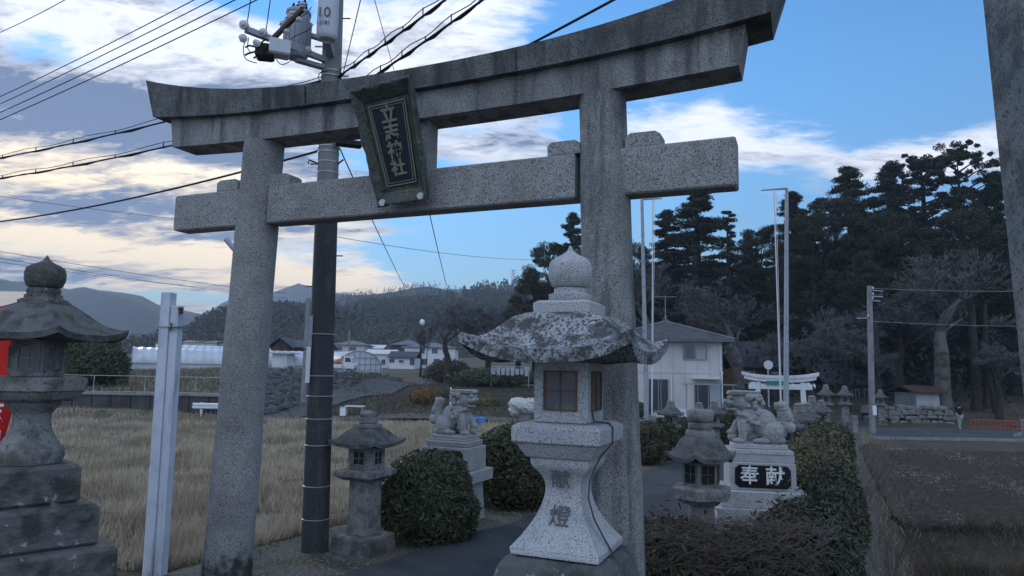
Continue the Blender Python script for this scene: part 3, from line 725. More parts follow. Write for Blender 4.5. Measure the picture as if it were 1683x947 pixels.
def window(fb, n, k, ap, z0, z1, w, mfr, mpane, bars=True, rot=0.0, th=.012):
    """lattice window on side k of the fire box"""
    a = 2 * PI * k / n + rot; nx_, ny_ = math.cos(a), math.sin(a); tx, ty = -ny_, nx_
    def P(u, z, o): return Vector((nx_ * (ap + o) + tx * u, ny_ * (ap + o) + ty * u, z))
    mb = MB(); mb.bar(P(0, z0, -.004), P(0, z1, -.004), w, .010, (nx_, ny_, 0))
    # bar's width runs across, its height along the normal
    wf = MB()
    h = w / 2
    for u in (-h, h): wf.bar(P(u, z0 - th / 2, .006), P(u, z1 + th / 2, .006), th, th * 1.1, (nx_, ny_, 0))
    for z in (z0, z1): wf.bar(P(-h, z, .0065), P(h, z, .0065), th * 1.02, th, (nx_, ny_, 0))
    if bars:
        wf.bar(P(0, z0, .0045), P(0, z1, .0045), th * .7, th * .8, (nx_, ny_, 0)); wf.bar(P(-h, (z0 + z1) / 2, .005), P(h, (z0 + z1) / 2, .005), th * .7, th * .75, (nx_, ny_, 0))
    f = wf.build('window_frame', mfr, fb); mb.build('pane', mpane, fb)
def lantern(loc, rz, label, S, group=None, cat='stone lantern'):
    e = empty('stone_lantern', loc, rz, label, cat, group)
    n = S.get('n', 4)
    for k, (z0, z1, h, m, top) in enumerate(S['base']):
        MB().box((0, 0, (z0 + z1) / 2), (2 * h, 2 * h, z1 - z0), top=(top, top), bev=S.get('bb', .02)).build('base', m, e)
    MB().lathe(S['shaft'], S.get('ns', n), flat=True).build('shaft', S['m'], e, bevel=S.get('bv', .006), smooth=35)
    MB().lathe(S['plat'], n, flat=True).build('platform', S['m'], e, bevel=S.get('bv', .006), smooth=30)
    fb = MB().lathe(S['box'], n, flat=True).build('fire_box', S['m'], e, bevel=S.get('bv', .006), smooth=30)
    b0, b1 = S['box'][0], S['box'][-1]
    if S.get('win'):
        wz0, wz1, ww, mf, mp, ks = S['win']
        for k in ks: window(fb, n, k, (b0[1] + b1[1]) / 2, wz0, wz1, ww, mf, mp)
    r = S['roof']; mb = MB(); roof_mb(mb, n, r[0], r[1], r[2], r[3], r[4], r[5], bulge=r[6])
    mb.build('roof', S['mr'], e, smooth=45)
    mb = MB()
    for pr, nn, fl in S['fin']: mb.lathe(pr, nn, flat=fl)
    mb.build('finial', S.get('mf', S['m']), e, smooth=50)
    return e
def arc(z0, z1, r0, rm, r1, n=12, zm=.35):
    """concave flared shaft profile"""
    out = []
    for k in range(n + 1):
        t = k / n
        if t < zm: r = rm + (r0 - rm) * (1 - t / zm) ** 1.8
        else: r = rm + (r1 - rm) * ((t - zm) / (1 - zm)) ** 2.2
        out.append((z0 + (z1 - z0) * t, r))
    return out
def bulb(z0, r, h, tip): return [(z0, r * .62), (z0 + h * .06, r * .86), (z0 + h * .25, r * .99), (z0 + h * .45, r), (z0 + h * .60, r * .93), (z0 + h * .70, r * .70), (z0 + h * .77, r * .40), (z0 + h * .86, r * .17), (z0 + h, .003)]
zc = lambda z: 2.4 - (2.4 - z) * .93
zp = lambda P: [(zc(z), r * .94) for z, r in P]
sh = [(1.105, .315), (1.15, .322)] + arc(1.152, 1.70, .322, .130, .205, 16, .72) + [(1.725, .215), (1.766, .215)]
front = lantern((.41, 4.9, 0), TZ, 'tall pale speckled granite lantern with carved letters and lichened roof, nearest the camera', dict(
    n=4, m=GRAN_L, mr=LICHEN, base=[(-.1, .36, .86, OLDER, .97), (.36, .76, .68, OLDER, .97), (.76, 1.185, .44, OLDER, .82)], bb=.05, shaft=zp(sh),
    plat=zp([(1.768, .235), (1.785, .25), (1.875, .305), (1.880, .325), (1.99, .325), (2.015, .29)]),
    box=[(zc(2.017), .190), (2.45, .190)],
    roof=(.215, .555, 2.440, 2.785, .125, .085, .72), fin=[([(2.78, .20), (2.85, .20), (2.87, .17)], 4, True), ([(2.87, .135), (2.885, .15), (2.92, .15), (2.93, .115), (2.965, .112)], 24, False), (bulb(2.965, .155, .31, 0), 28, False)],
    mf=GRAN_L, bv=.008))
fbox = [c for c in kids(front) if c.name.startswith('fire_box')][0]
for k in (3, 0, 2, 1): window(fbox, 4, k, .190, 2.13, 2.385, .225, WOODF, PANE)
shf = [c for c in kids(front) if c.name.startswith('shaft')][0]
text('献', .14, CARVE, 'lettering', shf, (.0, -.166, zc(1.615)), (math.radians(103), 0, 0), .003)
text('燈', .15, CARVE, 'lettering', shf, (.0, -.181, zc(1.36)), (math.radians(65), 0, 0), .004)
# cord running down from the fire box
cbl = MB(); pts = [(.205, -.10, 2.10), (.215, -.08, 2.03), (.30, -.02, 2.02), (.333, -.02, 1.99), (.335, -.03, 1.88), (.26, -.06, 1.79), (.232, -.10, 1.72), (.20, -.13, 1.62), (.19, -.13, 1.50), (.23, -.12, 1.36), (.29, -.10, 1.24), (.335, -.06, 1.14), (.34, -.05, 1.10)]
cbl.tube([(x * .945, y, zc(z)) for x, y, z in pts], .006, 6).build('cord', CONCD, front)
lantern((-4.03, 6.0, 0), math.radians(44), 'old six sided lantern on mossy stepped base at the left edge of the photo', dict(
    n=6, m=WEATH, mr=ROOFST, ns=24, mf=OLD,
    base=[(-.15, .30, .78, OLDER, .98), (.30, .59, .66, OLDER, .98), (.59, .89, .59, OLDER, .98), (.89, 1.225, .46, OLDER, .98), (1.225, 1.54, .33, OLDER, .98)], bb=.03,
    shaft=[(1.541, .24), (1.60, .26), (1.66, .25), (1.72, .20), (1.80, .155), (1.88, .135), (1.95, .14), (2.00, .175), (2.03, .20), (2.055, .20)],
    plat=[(2.057, .25), (2.08, .29), (2.14, .325), (2.145, .345), (2.245, .345), (2.26, .325)],
    box=[(2.262, .185), (2.56, .185)], win=(2.32, 2.51, .155, WEATH, PANE, (0, 1, 2, 3, 4, 5)),
    roof=(.14, .57, 2.56, 2.885, .06, .05, .45), fin=[([(2.865, .17), (2.91, .17), (2.92, .13), (2.955, .13)], 6, True), ([(2.955, .12), (2.985, .13), (3.01, .12)], 20, False), (bulb(3.01, .155, .29, 0), 24, False)]))
SM = dict(n=4, m=WEATH, mr=ROOFST, base=[(-.1, .25, .30, OLD, .96)], bb=.03,
    shaft=[(.25, .155), (.93, .148)], plat=[(.932, .20), (.98, .28), (.985, .29), (1.05, .29), (1.07, .25)], box=[(1.072, .17), (1.35, .17)], win=(1.13, 1.30, .17, WEATH, DARK, (0, 1, 2, 3)),
    roof=(.12, .345, 1.355, 1.60, .05, .05, .7), fin=[([(1.60, .135), (1.64, .135), (1.65, .11)], 4, True), ([(1.65, .11), (1.66, .125), (1.72, .13), (1.73, .11), (1.74, .12), (1.78, .12), (1.81, .07), (1.82, .01)], 10, False)])
lantern((-1.86, 9.35, 0), TZ, 'small square lantern on a slim granite shaft beside the left round shrub', SM)
RM = dict(n=6, m=WEATH, mr=ROOFST, mf=WEATH, base=[(-.1, .25, .32, OLD, .96)], bb=.03, shaft=[(.25, .17), (.78, .15)], ns=16,
    plat=[(.782, .20), (.85, .26), (.855, .33), (.98, .33), (1.0, .28)], box=[(1.0, .20), (1.30, .20)], win=(1.04, 1.27, .17, OLD, DARK, range(6)),
    roof=(.17, .38, 1.305, 1.60, .07, .05, .8), fin=[([(1.59, .18), (1.64, .185), (1.68, .17)], 16, False), ([(1.68, .13), (1.70, .15), (1.76, .155), (1.77, .13)], 16, False), ([(1.77, .13), (1.80, .16), (1.90, .165), (1.93, .14), (1.94, .01)], 18, False)])
p = at(1152, 760, 8.9)
lantern((p.x, 8.9, 0), TZ, 'stocky lantern with upturned dark roof standing behind the front hedge', RM)
# avenue lanterns farther up the path
def far_lantern(src, px, Y, top, label, group='lanterns lining the far path', s=None):
    p = onG(px, Y); zt = at(px, top, Y).z; k = (zt - p.z) / 1.82
    if src is None: e = lantern((p.x, Y, p.z), TZ, label, SM, group)
    else:
        e = copy_tree(src); e['label'] = label; e['group'] = group; e.location = (p.x, Y, p.z)
    e.scale = (k, k, k); return e
fl0 = far_lantern(None, 1102, 21.0, 658, 'small lantern in front of the house, just right of the big torii pillar')
far_lantern(fl0, 1149, 22.5, 661, 'small lantern rising over the hedge directly above the stocky lantern')
far_lantern(fl0, 1173, 22.0, 658, 'small lantern left of the right guardian lion by the dark shrub')
far_lantern(fl0, 1191, 28.0, 661, 'tiny lantern peeping over the shrub just left of the right lion')
far_lantern(fl0, 1203, 29.0, 656, 'tiny lantern half hidden behind the face of the right lion')
fl1 = far_lantern(None, 1290, 14.5, 668, 'lantern with wide roof just behind the tail of the right lion', 'lanterns along the right hedge'); 
far_lantern(fl1, 1312, 17.0, 662, 'lantern standing under the right flagpole behind the lion', 'lanterns along the right hedge')
far_lantern(fl1, 1326, 20.0, 662, 'lantern in front of the right leg of the small white torii', 'lanterns along the right hedge')
far_lantern(fl1, 1334, 25.0, 650, 'lantern just right of the right leg of the small white torii', 'lanterns along the right hedge')
far_lantern(fl1, 1349, 24.0, 657, 'rightmost lantern of the row over the right hedge', 'lanterns along the right hedge')
fl2 = far_lantern(None, 1357, 44, 632, 'far lantern under the bare branches right of the white torii', 'lanterns in the shrine grounds')
far_lantern(fl2, 1446, 50, 640, 'far lantern on the stone wall beside the tree trunk', 'lanterns in the shrine grounds')
far_lantern(fl2, 1388, 47, 634, 'far lantern with round top left of the concrete pole', 'lanterns in the shrine grounds')

# ------------------------------------------------------------------ guardian lions
def komainu(loc, rz, mirror, label, S=1.0):
    e = empty('guardian_lion_statue', loc, rz, label, 'lion statue', 'guardian lions flanking the path')
    sx = mirror
    # stone lion: facing +x*mirror, one continuous body grown with a remesh
    mb = MB(); B = lambda c, r, ry=0: mb.ell((c[0] * sx, c[1], c[2]), r, 14, 10, Matrix.Rotation(ry * sx, 3, 'Y'))
    B((-.13, 0, .16), (.17, .13, .13)); B((-.04, 0, .26), (.17, .115, .16), -.7); B((.08, 0, .33), (.14, .12, .19))
    B((.13, 0, .22), (.085, .11, .16))
    for s in (-1, 1):
        B((-.14, s * .10, .12), (.12, .055, .13)); B((-.02, s * .12, .035), (.10, .04, .038)); B((-.20, s * .09, .05), (.08, .05, .05))
    B((.17, -.085, .14), (.045, .045, .17)); B((.21, -.085, .03), (.07, .05, .035))
    B((.20, .085, .22), (.05, .05, .12), -.5); B((.24, .085, .13), (.045, .045, .08)); B((.26, .085, .115), (.06, .05, .04))
    B((.25, .085, .055), (.06, .06, .06))
    # head
    B((.16, 0, .50), (.135, .125, .13)); B((.26, 0, .485), (.085, .095, .05)); B((.25, 0, .405), (.075, .085, .03))
    B((.335, 0, .50), (.03, .05, .028)); B((.27, .055, .545), (.045, .04, .028)); B((.27, -.055, .545), (.045, .04, .028))
    mb.box((.14 * sx, 0, .61), (.30, .25, .045), top=(1.08, 1.08))
    B((.22, 0, .60), (.11, .10, .04))
    for s in (-1, 1): B((.10, s * .12, .56), (.05, .03, .05))
    # mane curls
    r2 = random.Random(4)
    for k in range(46):
        a = r2.uniform(-1, 1); z = r2.uniform(.22, .58); bx = .04 - .10 * (z - .2) + r2.uniform(-.05, .10)
        yy = .125 * (1 if a > 0 else -1) * (1 - abs(bx) * .8) + r2.uniform(-.01, .01)
        B((bx + .03, yy * (.95 if z > .4 else .85), z), (.030, .024, .030))
    for k in range(12):
        z = .24 + .03 * k; B((-.03 - .02 * math.sin(k) + .0 * z, r2.uniform(-.07, .07), z), (.04, .035, .035))
    for k in range(8): B((.20 + .01 * (k % 3), -.09 + .026 * k, .355 + .012 * (k % 2)), (.03, .02, .03))
    # tail plume
    for k in range(9):
        t = k / 8; B((-.25 - .045 * math.sin(t * 3), 0, .12 + .34 * t), (.055 + .035 * math.sin(t * PI), .07, .06))
    for k, s in ((0, -1), (1, 1)): B((-.33, s * .05, .20), (.06, .05, .07)); B((-.31, s * .04, .33), (.05, .04, .08), .4)
    B((-.22, 0, .44), (.035, .03, .07), .5); B((-.30, 0, .46), (.03, .03, .06), -.3)
    z0 = S['z']; lion = mb.build('lion', GRAN, e, smooth=180)
    lion.location = (0, 0, z0); lion.scale = (S['k'] * S.get('sx', 1), S['k'] * 1.1, S['k'])
    rm = lion.modifiers.new('remesh', 'REMESH'); rm.mode = 'VOXEL'; rm.voxel_size = .0062; rm.use_smooth_shade = True
    tx = bpy.data.textures.get('chisel') or bpy.data.textures.new('chisel', 'CLOUDS'); tx.noise_scale = .035
    dm = lion.modifiers.new('chisel', 'DISPLACE'); dm.texture = tx; dm.strength = .010; dm.mid_level = .5
    # mouth and eyes cut dark
    mo = MB().ell((.285 * sx, 0, .445), (.055, .088, .016), 12, 6); mo.build('mouth', CARVE, lion)
    for b in S['blocks']:
        nm, zc0, zc1, hx, hy, mm, tp = b
        MB().box((0, 0, (zc0 + zc1) / 2), (2 * hx, 2 * hy, zc1 - zc0), top=(tp, tp), bev=.008).build(nm, mm, e)
    return e
LB = lambda L: [('plinth', 1.28, 1.335, .31, .20, L, 1), ('plinth', 1.25, 1.278, .33, .24, L, 1.0), ('plinth', 1.205, 1.248, .37, .28, L, 1), ('plinth', 1.157, 1.203, .36, .27, L, 1.03),
                ('pedestal', .80, 1.155, .41, .32, L, 1), ('pedestal', .62, .798, .50, .42, L, 1), ('pedestal', -.1, .618, .41, .34, L, .9)]
kl = komainu((-.88, 11.45, 0), TZ, 1, 'seated stone lion facing right on a stepped pedestal between the left shrubs', dict(z=1.335, k=1.12, blocks=LB(GRAN)))
LBR = [('plinth', 1.355, 1.42, .36, .20, GRAN_L, 1), ('plinth', 1.29, 1.353, .42, .29, GRAN_L, .98), ('plinth', 1.19, 1.288, .42, .28, GRAN_L, 1.02), ('pedestal', .82, 1.188, .43, .33, GRAN_L, 1),
       ('pedestal', .60, .818, .56, .45, GRAN_L, 1), ('pedestal', -.1, .598, .62, .50, GRAN_L, 1)]
p = at(1245, 700, 10.0)
kr = komainu((p.x, 10.0, 0), math.radians(-10), -1, 'seated stone lion facing left on a pedestal with white letters on black stone', dict(z=1.42, k=1.14, sx=1.12, blocks=LBR))
def inscr(e, w, z0, z1, yf, txt, size):
    c = .05; pts = [(-w + c, z0), (w - c, z0), (w, z0 + c), (w, z1 - c), (w - c, z1), (-w + c, z1), (-w, z1 - c), (-w, z0 + c)]
    s = MB().add([(a, yf, b) for a, b in pts] + [(a, yf - .012, b) for a, b in pts], [tuple(range(8)), tuple(range(15, 7, -1))] + [(k, (k + 1) % 8, 8 + (k + 1) % 8, 8 + k) for k in range(8)]).build('inscription', BLKST, e)
    if txt:
        for k, chh in enumerate(txt): text(chh, size, WHT, 'lettering', s, (-.17 + .33 * k, yf - .014, (z0 + z1) / 2), (PI / 2, 0, 0), .004, bold=.003)
inscr(kr, .36, .855, 1.155, -.332, '奉献', .26)
inscr(kl, .32, .86, 1.11, -.322, None, .2)

# ------------------------------------------------------------------ right edge stele, white post, banner
p = at(1652, 500, 3.5)
st = MB().box((0, 0, 2.35), (.44, .40, 5.1), top=(.98, .98), bev=.012).build('stone_stele', WEATH); st.location = (3.015, 3.55, 0); st.rotation_euler = (0, math.radians(-2.0), math.radians(-14))
tag(st, 'tall square stone pillar cut off by the right edge of the photo', 'stone pillar')
e = empty('boundary_post', (-4.02, 8.3, 0), TZ, 'white painted twin board post standing by the straw field', 'post'); e.rotation_euler = (0, math.radians(-.5), math.radians(-12))
MB().box((-.045, 0, 1.60), (.125, .12, 3.25), top=(.96, .96), bev=.008).build('post', WHITEP, e)
MB().box((.075, .01, 1.52), (.105, .10, 3.09), top=(.98, .98), bev=.008).build('side_board', WHITEP, e)
mb = MB(); mb.box((.01, 0, 2.82), (.30, .15, .018)); mb.build('band', STEEL, e)
mb = MB(); mb.box((.15, -.03, 3.0), (.03, .04, .07)); mb.tube([(.13, -.06, 3.03), (.20, -.06, 3.03)], .008, 6); mb.tube([(.07, -.075, 2.86), (.07, -.075, 2.76)], .010, 6); mb.build('hinge', RUSTY, e)
e = empty('banner_flag', (-5.52, 7.4, 0), math.radians(20), 'red banner with white letters behind the left stone lantern', 'banner')
mb = MB(); vs = []; fs = []; nz_ = 24
for k in range(nz_ + 1):
    t = k / nz_; z = 1.30 + 1.65 * t
    for j in range(7):
        u = j / 6; vs.append((-.42 + .62 * u + (.10 * math.sin(t * 3) * u), .03 * math.sin(t * 7 + u * 4), z - .25 * (1 - t) * u * u * 0))
for k in range(nz_):
    for j in range(6): fs.append((7 * k + j, 7 * k + j + 1, 7 * k + 8 + j, 7 * k + 7 + j))
ban = mb.add(vs, fs).build('cloth', RED, e, smooth=60); sm = ban.modifiers.new('thickness', 'SOLIDIFY'); sm.thickness = .004
MB().tube([(-.44, 0, 0), (-.44, 0, 3.1)], .014, 8).build('pole', WHITEM, e)
for k, chh in enumerate('志神'): text(chh, .25, WHT, 'lettering', ban, (.10, -.045, 1.83 - .27 * k), (PI / 2, 0, 0), .004, bold=.006)

# ------------------------------------------------------------------ utility pole by the gate
def upole():
    Y = 9.3; b = at(518, 890, Y); t = at(551, -60, Y)
    base = Vector((b.x, Y, -.1)); top = Vector((t.x, Y, t.z)); d = top - base
    e = empty('utility_pole', (base.x, base.y, 0), 0, 'utility pole with transformers, dark sheathed foot, between torii pillars', 'utility pole')
    L = lambda v: Vector(v) - Vector((base.x, base.y, 0))
    def pt(px_y):  # a point of the pole's axis at picture height
        z = at(535, px_y, Y).z; f = (z - base.z) / d.z; return base + d * f
    MB().tube([L(base), L(top)], [.160, .128], 28).build('pole', CONC, e, smooth=50)
    MB().tube([L(base) + Vector((0, 0, .03)), L(pt(362))], [.172, .150], 28).build('sheath', SHEATH, e, smooth=50)
    for y_ in (550, 618, 651, 688, 731, 798, 852):
        c = L(pt(y_)); MB().lathe([(c.z - .007, .168), (c.z - .003, .174), (c.z + .003, .174), (c.z + .007, .168)], 28, c=(c.x, c.y)).build('band', STEEL, e, smooth=40)
    for y_ in (120, 128, 243, 252, 268, 285):
        c = L(pt(y_)); MB().lathe([(c.z - .008, .145), (c.z + .008, .145)], 28, c=(c.x, c.y)).build('band', STEEL, e, smooth=40)
    c = L(pt(600)); MB().box((c.x - .135, c.y - .13, c.z), (.085, .01, .47), rz=-.7).build('notice_plate', WHT, e)
    c = L(pt(545)); MB().box((c.x - .120, c.y - .125, c.z), (.075, .012, .40), rz=-.7).build('number_plate', GREYP, e)
    mb = MB()
    for k in range(26):   # climbing bolts
        z = 2.6 + k * .42
        if z > top.z: break
        f = (z - base.z) / d.z; c = L(base + d * f); s = 1 if k % 2 else -1
        MB().tube([(c.x + s * .13, c.y, c.z), (c.x + s * .24, c.y, c.z)], .009, 6).build('step_bolt', RUSTY, e)
    def transformer(px, py0, py1, w, Yt, m, name, lab):
        a = at(px, py0, Yt); b_ = at(px, py1, Yt); r = w / 2 / F * Yt; x, y_ = a.x - base.x, Yt - base.y
        z1, z0 = a.z, b_.z
        tr = MB().lathe([(z0, r * .78), (z0 + .03, r * .95), (z0 + .06, r), (z1 - .05, r), (z1 - .045, r * 1.06), (z1 - .01, r * 1.06), (z1, r * .98), (z1 + .03, r * .7)], 32, c=(x, y_)).build(name, m, e, smooth=35)
        mb = MB()
        if lab is None:
            for k in range(14):
                a_ = math.radians(-160 + k * 24); mb.bar((x + (r + .012) * math.cos(a_), y_ + (r + .012) * math.sin(a_), z0 + .16), (x + (r + .012) * math.cos(a_), y_ + (r + .012) * math.sin(a_), z1 - .14), .012, .03, (math.cos(a_), math.sin(a_), 0))
            mb.build('cooling_fin', m, tr)
        else:
            text('10', .19, CARVE, 'lettering', tr, (x - .02, y_ - r - .003, (z0 + z1) / 2 - .02), (PI / 2, 0, 0), .003)
            text('12181', .075, CARVE, 'lettering', tr, (x - .02, y_ - r - .003, (z0 + z1) / 2 - .16), (PI / 2, 0, 0), .003)
        mb = MB()
        for s in (-1, 0, 1):
            mb.lathe([(z1, .03), (z1 + .04, .045), (z1 + .05, .03), (z1 + .09, .04), (z1 + .10, .02), (z1 + .15, .015)], 10, c=(x + s * .09, y_ - .05 * s))
        mb.build('bushing', BLACKW, tr, smooth=40)
        MB().bar((x, y_, (z0 + z1) / 2 + .05), (pt(60).x - base.x, 0, (z0 + z1) / 2 + .05), .08, .05).build('bracket', GREYP, tr)
        MB().bar((x, y_, z0 - .02), (pt(100).x - base.x, .0, z0 - .02), .10, .05).build('bracket', GREYP, tr)
    transformer(491, 20, 96, 40, 9.0, GREYP, 'transformer', None)
    transformer(541, -12, 66, 36, 8.75, PALEP, 'transformer', '10')
    # cross arm reaching towards the viewer
    A0 = at(548, 107, 9.3); A1 = at(404, 45, 8.36); A1.z = A0.z = (A0.z + A1.z) / 2
    MB().bar(L(A0), L(A1), .07, .07).build('cross_arm', GREYP, e)
    dd = (A1 - A0); perp = Vector((dd.y, -dd.x, 0)).normalized()
    B0 = A0 + dd * .72; B1 = B0 + Vector((.45, -.25, .28))
    MB().bar(L(B0), L(B1), .05, .05).build('cross_arm', RUSTY, e)
    def insul(p_, s, axis_=(0, -1, 0)):
        s = s * .72
        a_ = Vector(axis_).normalized(); mb = MB(); q = a_.to_track_quat('Z', 'Y').to_matrix()
        tmp = MB().lathe([(-.06 * s, .02 * s), (-.05 * s, .055 * s), (-.03 * s, .055 * s), (-.02 * s, .03 * s), (0, .075 * s), (.025 * s, .075 * s), (.035 * s, .035 * s), (.06 * s, .05 * s), (.08 * s, .02 * s)], 14)
        mb.add([q @ Vector(v) + L(p_) for v in tmp.v], tmp.f); mb.build('insulator', CERAM, e, smooth=40)
    for f, s in ((1.0, 1.15), (.80, 1.0), (.30, .9)): insul(A0 + dd * f + Vector((0, -.05, .03)), s, (-.3, -1, .1))
    for f, s in ((1.02, 1.0), (.88, .9)): insul(A0 + dd * f + Vector((0, 0, -.13)), s, (.3, -1, 0))
    for f in (.35, .7, 1.0): insul(B0.lerp(B1, f) + Vector((0, 0, .06)), .85, (0, 0, 1))
    for f in (.5, .9): insul(B0.lerp(B1, f) + Vector((0, 0, -.09)), .7, (1, -.2, 0))
    # switch box under the arm
    c = L(at(446, 84, 8.6)); mb = MB(); mb.box((c.x + .10, c.y, c.z + .03), (.26, .22, .20), rz=.4, bev=.02); sw = mb.build('switch_box', PALEP, e); sw.rotation_euler = (0, 0, 0)
    mb = MB(); mb.box((c.x - .08, c.y, c.z - .02), (.22, .18, .20), rz=.2, bev=.03)
    for k in range(7):
        a_ = k * .9; mb.tube([(c.x - .1 + .05 * math.cos(a_), c.y - .05, c.z + .05 * math.sin(a_)), (c.x - .16 + .10 * math.cos(a_), c.y - .1, c.z - .03 + .12 * math.sin(a_)), (c.x - .15 + .17 * math.cos(a_), c.y - .08, c.z + .13 * math.sin(a_ + .4))], .012, 6)
    mb.build('switch_gear', BLACKW, e)
    def cv(P, r=.006):
        mb = MB()
        P = [Vector(at(*q)) for q in P]; out = []
        for k in range(len(P) - 1):
            for j in range(5):
                t = j / 5; p0 = P[max(k - 1, 0)]; p1 = P[k]; p2 = P[k + 1]; p3 = P[min(k + 2, len(P) - 1)]
                out.append(L(.5 * ((2 * p1) + (p2 - p0) * t + (2 * p0 - 5 * p1 + 4 * p2 - p3) * t * t + (3 * p1 - p0 - 3 * p2 + p3) * t ** 3)))
        out.append(L(P[-1])); mb.tube(out, r, 5); mb.build('jumper_wire', BLACKW, e)
    cv([(405, 62, 8.4), (400, 80, 8.4), (404, 97, 8.4), (422, 104, 8.5)]); cv([(409, 62, 8.4), (407, 78, 8.4), (413, 88, 8.5)])
    cv([(452, 95, 8.6), (462, 106, 8.7), (475, 102, 8.8), (480, 95, 8.9)]); cv([(512, 12, 9.0), (500, 25, 8.8), (482, 32, 8.7), (470, 28, 8.7)])
    cv([(540, 118, 9.1), (528, 118, 9.1), (523, 127, 9.1), (526, 132, 9.1)]); cv([(515, 40, 9), (506, 50, 8.8), (484, 60, 8.7), (478, 66, 8.7)])
    mb = MB(); c = L(pt(236)); mb.box((c.x + .30, c.y - .1, c.z - .03), (.34, .12, .09), rz=.3, bev=.02); mb.build('junction_box', BLACKW, e)
    mb = MB(); c = L(pt(270)); mb.tube([(c.x - .14, c.y - .03, c.z), (c.x - .25, c.y - .06, c.z + .04), (c.x - .25, c.y - .06, c.z - .02)], .012, 6); mb.tube([(c.x + .14, c.y - .03, c.z), (c.x + .22, c.y - .06, c.z + .05)], .012, 6); mb.build('cable_hook', RUSTY, e)
upole()
# street lamp arm end seen beside the left torii pillar
e = empty('street_lamp', onG(374, 30), 0, 'tubular street lamp head poking out left of the torii pillar', 'street lamp')
p = at(379, 400, 30) - e.location; q = at(372, 393, 30) - e.location; r_ = at(386, 412, 30) - e.location
MB().tube([(.35, 0, 0), (.35, 0, r_.z - .1), tuple(r_)], [.07, .05, .04], 10).build('pole', STEEL, e, smooth=40)
MB().tube([tuple(r_), tuple(q)], [.10, .13], 12).build('lamp_head', GREYP, e, smooth=40)

# ------------------------------------------------------------------ wires
def sag(a, b, s, n=24):
    return [a.lerp(b, k / n) - Vector((0, 0, s * 4 * (k / n) * (1 - k / n))) for k in range(n + 1)]
def wire(A, B, s, r, label, group=None, twist=False, ext=1.0, m=None):
    a = at(*A); b = at(*B); b = a + (b - a) * ext
    mb = MB(); P = sag(a, b, s); mb.tube(P, r, 6)
    if twist:
        P2_ = [q + Vector((0, 0, .07 + .02 * math.sin(k * 1.3))) for k, q in enumerate(P)]; mb.tube(P2_, r * .45, 5)
        for k in range(1, len(P), 3): mb.bar(P[k] + Vector((0, 0, -.02)), P2_[k] + Vector((0, 0, .01)), r * .9)
        mb.tube([q + Vector((0, .02, -.02 * math.sin(k * 1.9))) for k, q in enumerate(P)], r * .9, 5)
    o = mb.build('power_line', m or BLACKW, smooth=60); tag(o, label, 'wire', group); return o
g = 'four thin wires crossing the upper left sky'
L4 = ['topmost of the four parallel wires in the upper left sky', 'second from the top of the four parallel upper left wires', 'third from the top of the four parallel upper left wires', 'lowest of the four parallel wires in the upper left sky']
wire((0, 159, 14), (318, -3, 10), .05, .008, L4[0], g, ext=1.3); wire((0, 171, 14), (348, -3, 10), .05, .008, L4[1], g, ext=1.3)
wire((0, 185, 14), (385, -3, 10), .05, .009, L4[2], g, ext=1.3); wire((0, 197, 14), (421, -3, 10), .05, .009, L4[3], g, ext=1.3)
wire((-20, 62, 14), (112, -3, 11), .03, .007, 'short thin wire crossing the top left corner of the sky')
wire((-60, 270, 16), (545, 128, 9.4), .10, .014, 'upper bundled cable running left from the utility pole behind the torii lintel', None, True)
wire((-60, 301, 16), (545, 175, 9.4), .12, .014, 'lower bundled cable running left from the utility pole', None, True)
wire((-60, 371, 16), (542, 243, 9.4), .16, .016, 'single thick black cable sloping to the pole beneath the torii lintel')
wire((0, 323, 30), (420, 372, 40), .1, .010, 'faint thin wire crossing behind the left end of the torii tie beam')
g = 'faint far wires over the left mountains'; L3 = ['upper of three faint wires sloping over the left mountains', 'middle of three faint wires sloping over the left mountains', 'lowest of three faint wires sloping over the left mountains']
wire((-20, 410, 45), (470, 482, 70), .2, .018, L3[0], g); wire((-20, 421, 45), (470, 490, 70), .2, .018, L3[1], g); wire((-20, 428, 45), (400, 478, 70), .2, .014, L3[2], g)
wire((553, 128, 9.3), (745, -12, 6.5), .02, .013, 'bundled cable rising right from the utility pole, nearer the pole', None, True, 1.2)
wire((553, 165, 9.3), (805, -12, 6.8), .04, .014, 'bundled cable rising right from the utility pole, farther from it', None, True, 1.2)
wire((700, 160, 11), (1030, -14, 8), .03, .018, 'single thick cable rising over the middle of the torii lintel', ext=1.2)
wire((563, 125, 9.3), (594, -6, 7.5), 0, .006, 'thin stay wire just right of the utility pole top', ext=1.2)
wire((650, 125, 14), (614, -6, 9), 0, .006, 'thin stay wire above the name plaque of the torii', ext=1.2)
wire((558, 243, 9.4), (664, 470, 26), .05, .010, 'thin dark wire slanting down right of the pole below the tie beam')
wire((690, 280, 14), (734, 470, 30), .05, .012, 'vine hung wire running down from the tie beam to the bare tree')
wire((545, 388, 30), (892, 427, 60), .3, .013, 'faint wire crossing the clear sky below the tie beam'); wire((880, 425, 58), (1428, 474, 41), .3, .013, 'faint wire reaching the right concrete pole across the trees')
wire((1432, 474, 41), (1750, 478, 41), .1, .012, 'upper thin wire right of the far concrete pole', m=STEEL); wire((1432, 528, 41), (1750, 536, 41), .1, .012, 'lower thin wire right of the far concrete pole', m=STEEL)
wire((413, -5, 8.2), (405, 45, 8.36), 0, .006, 'short wire dropping to the outer insulator of the pole', 'drop wires at the cross arm'); wire((445, -5, 8.3), (437, 52, 8.5), 0, .006, 'short wire dropping to the inner insulator of the pole', 'drop wires at the cross arm')

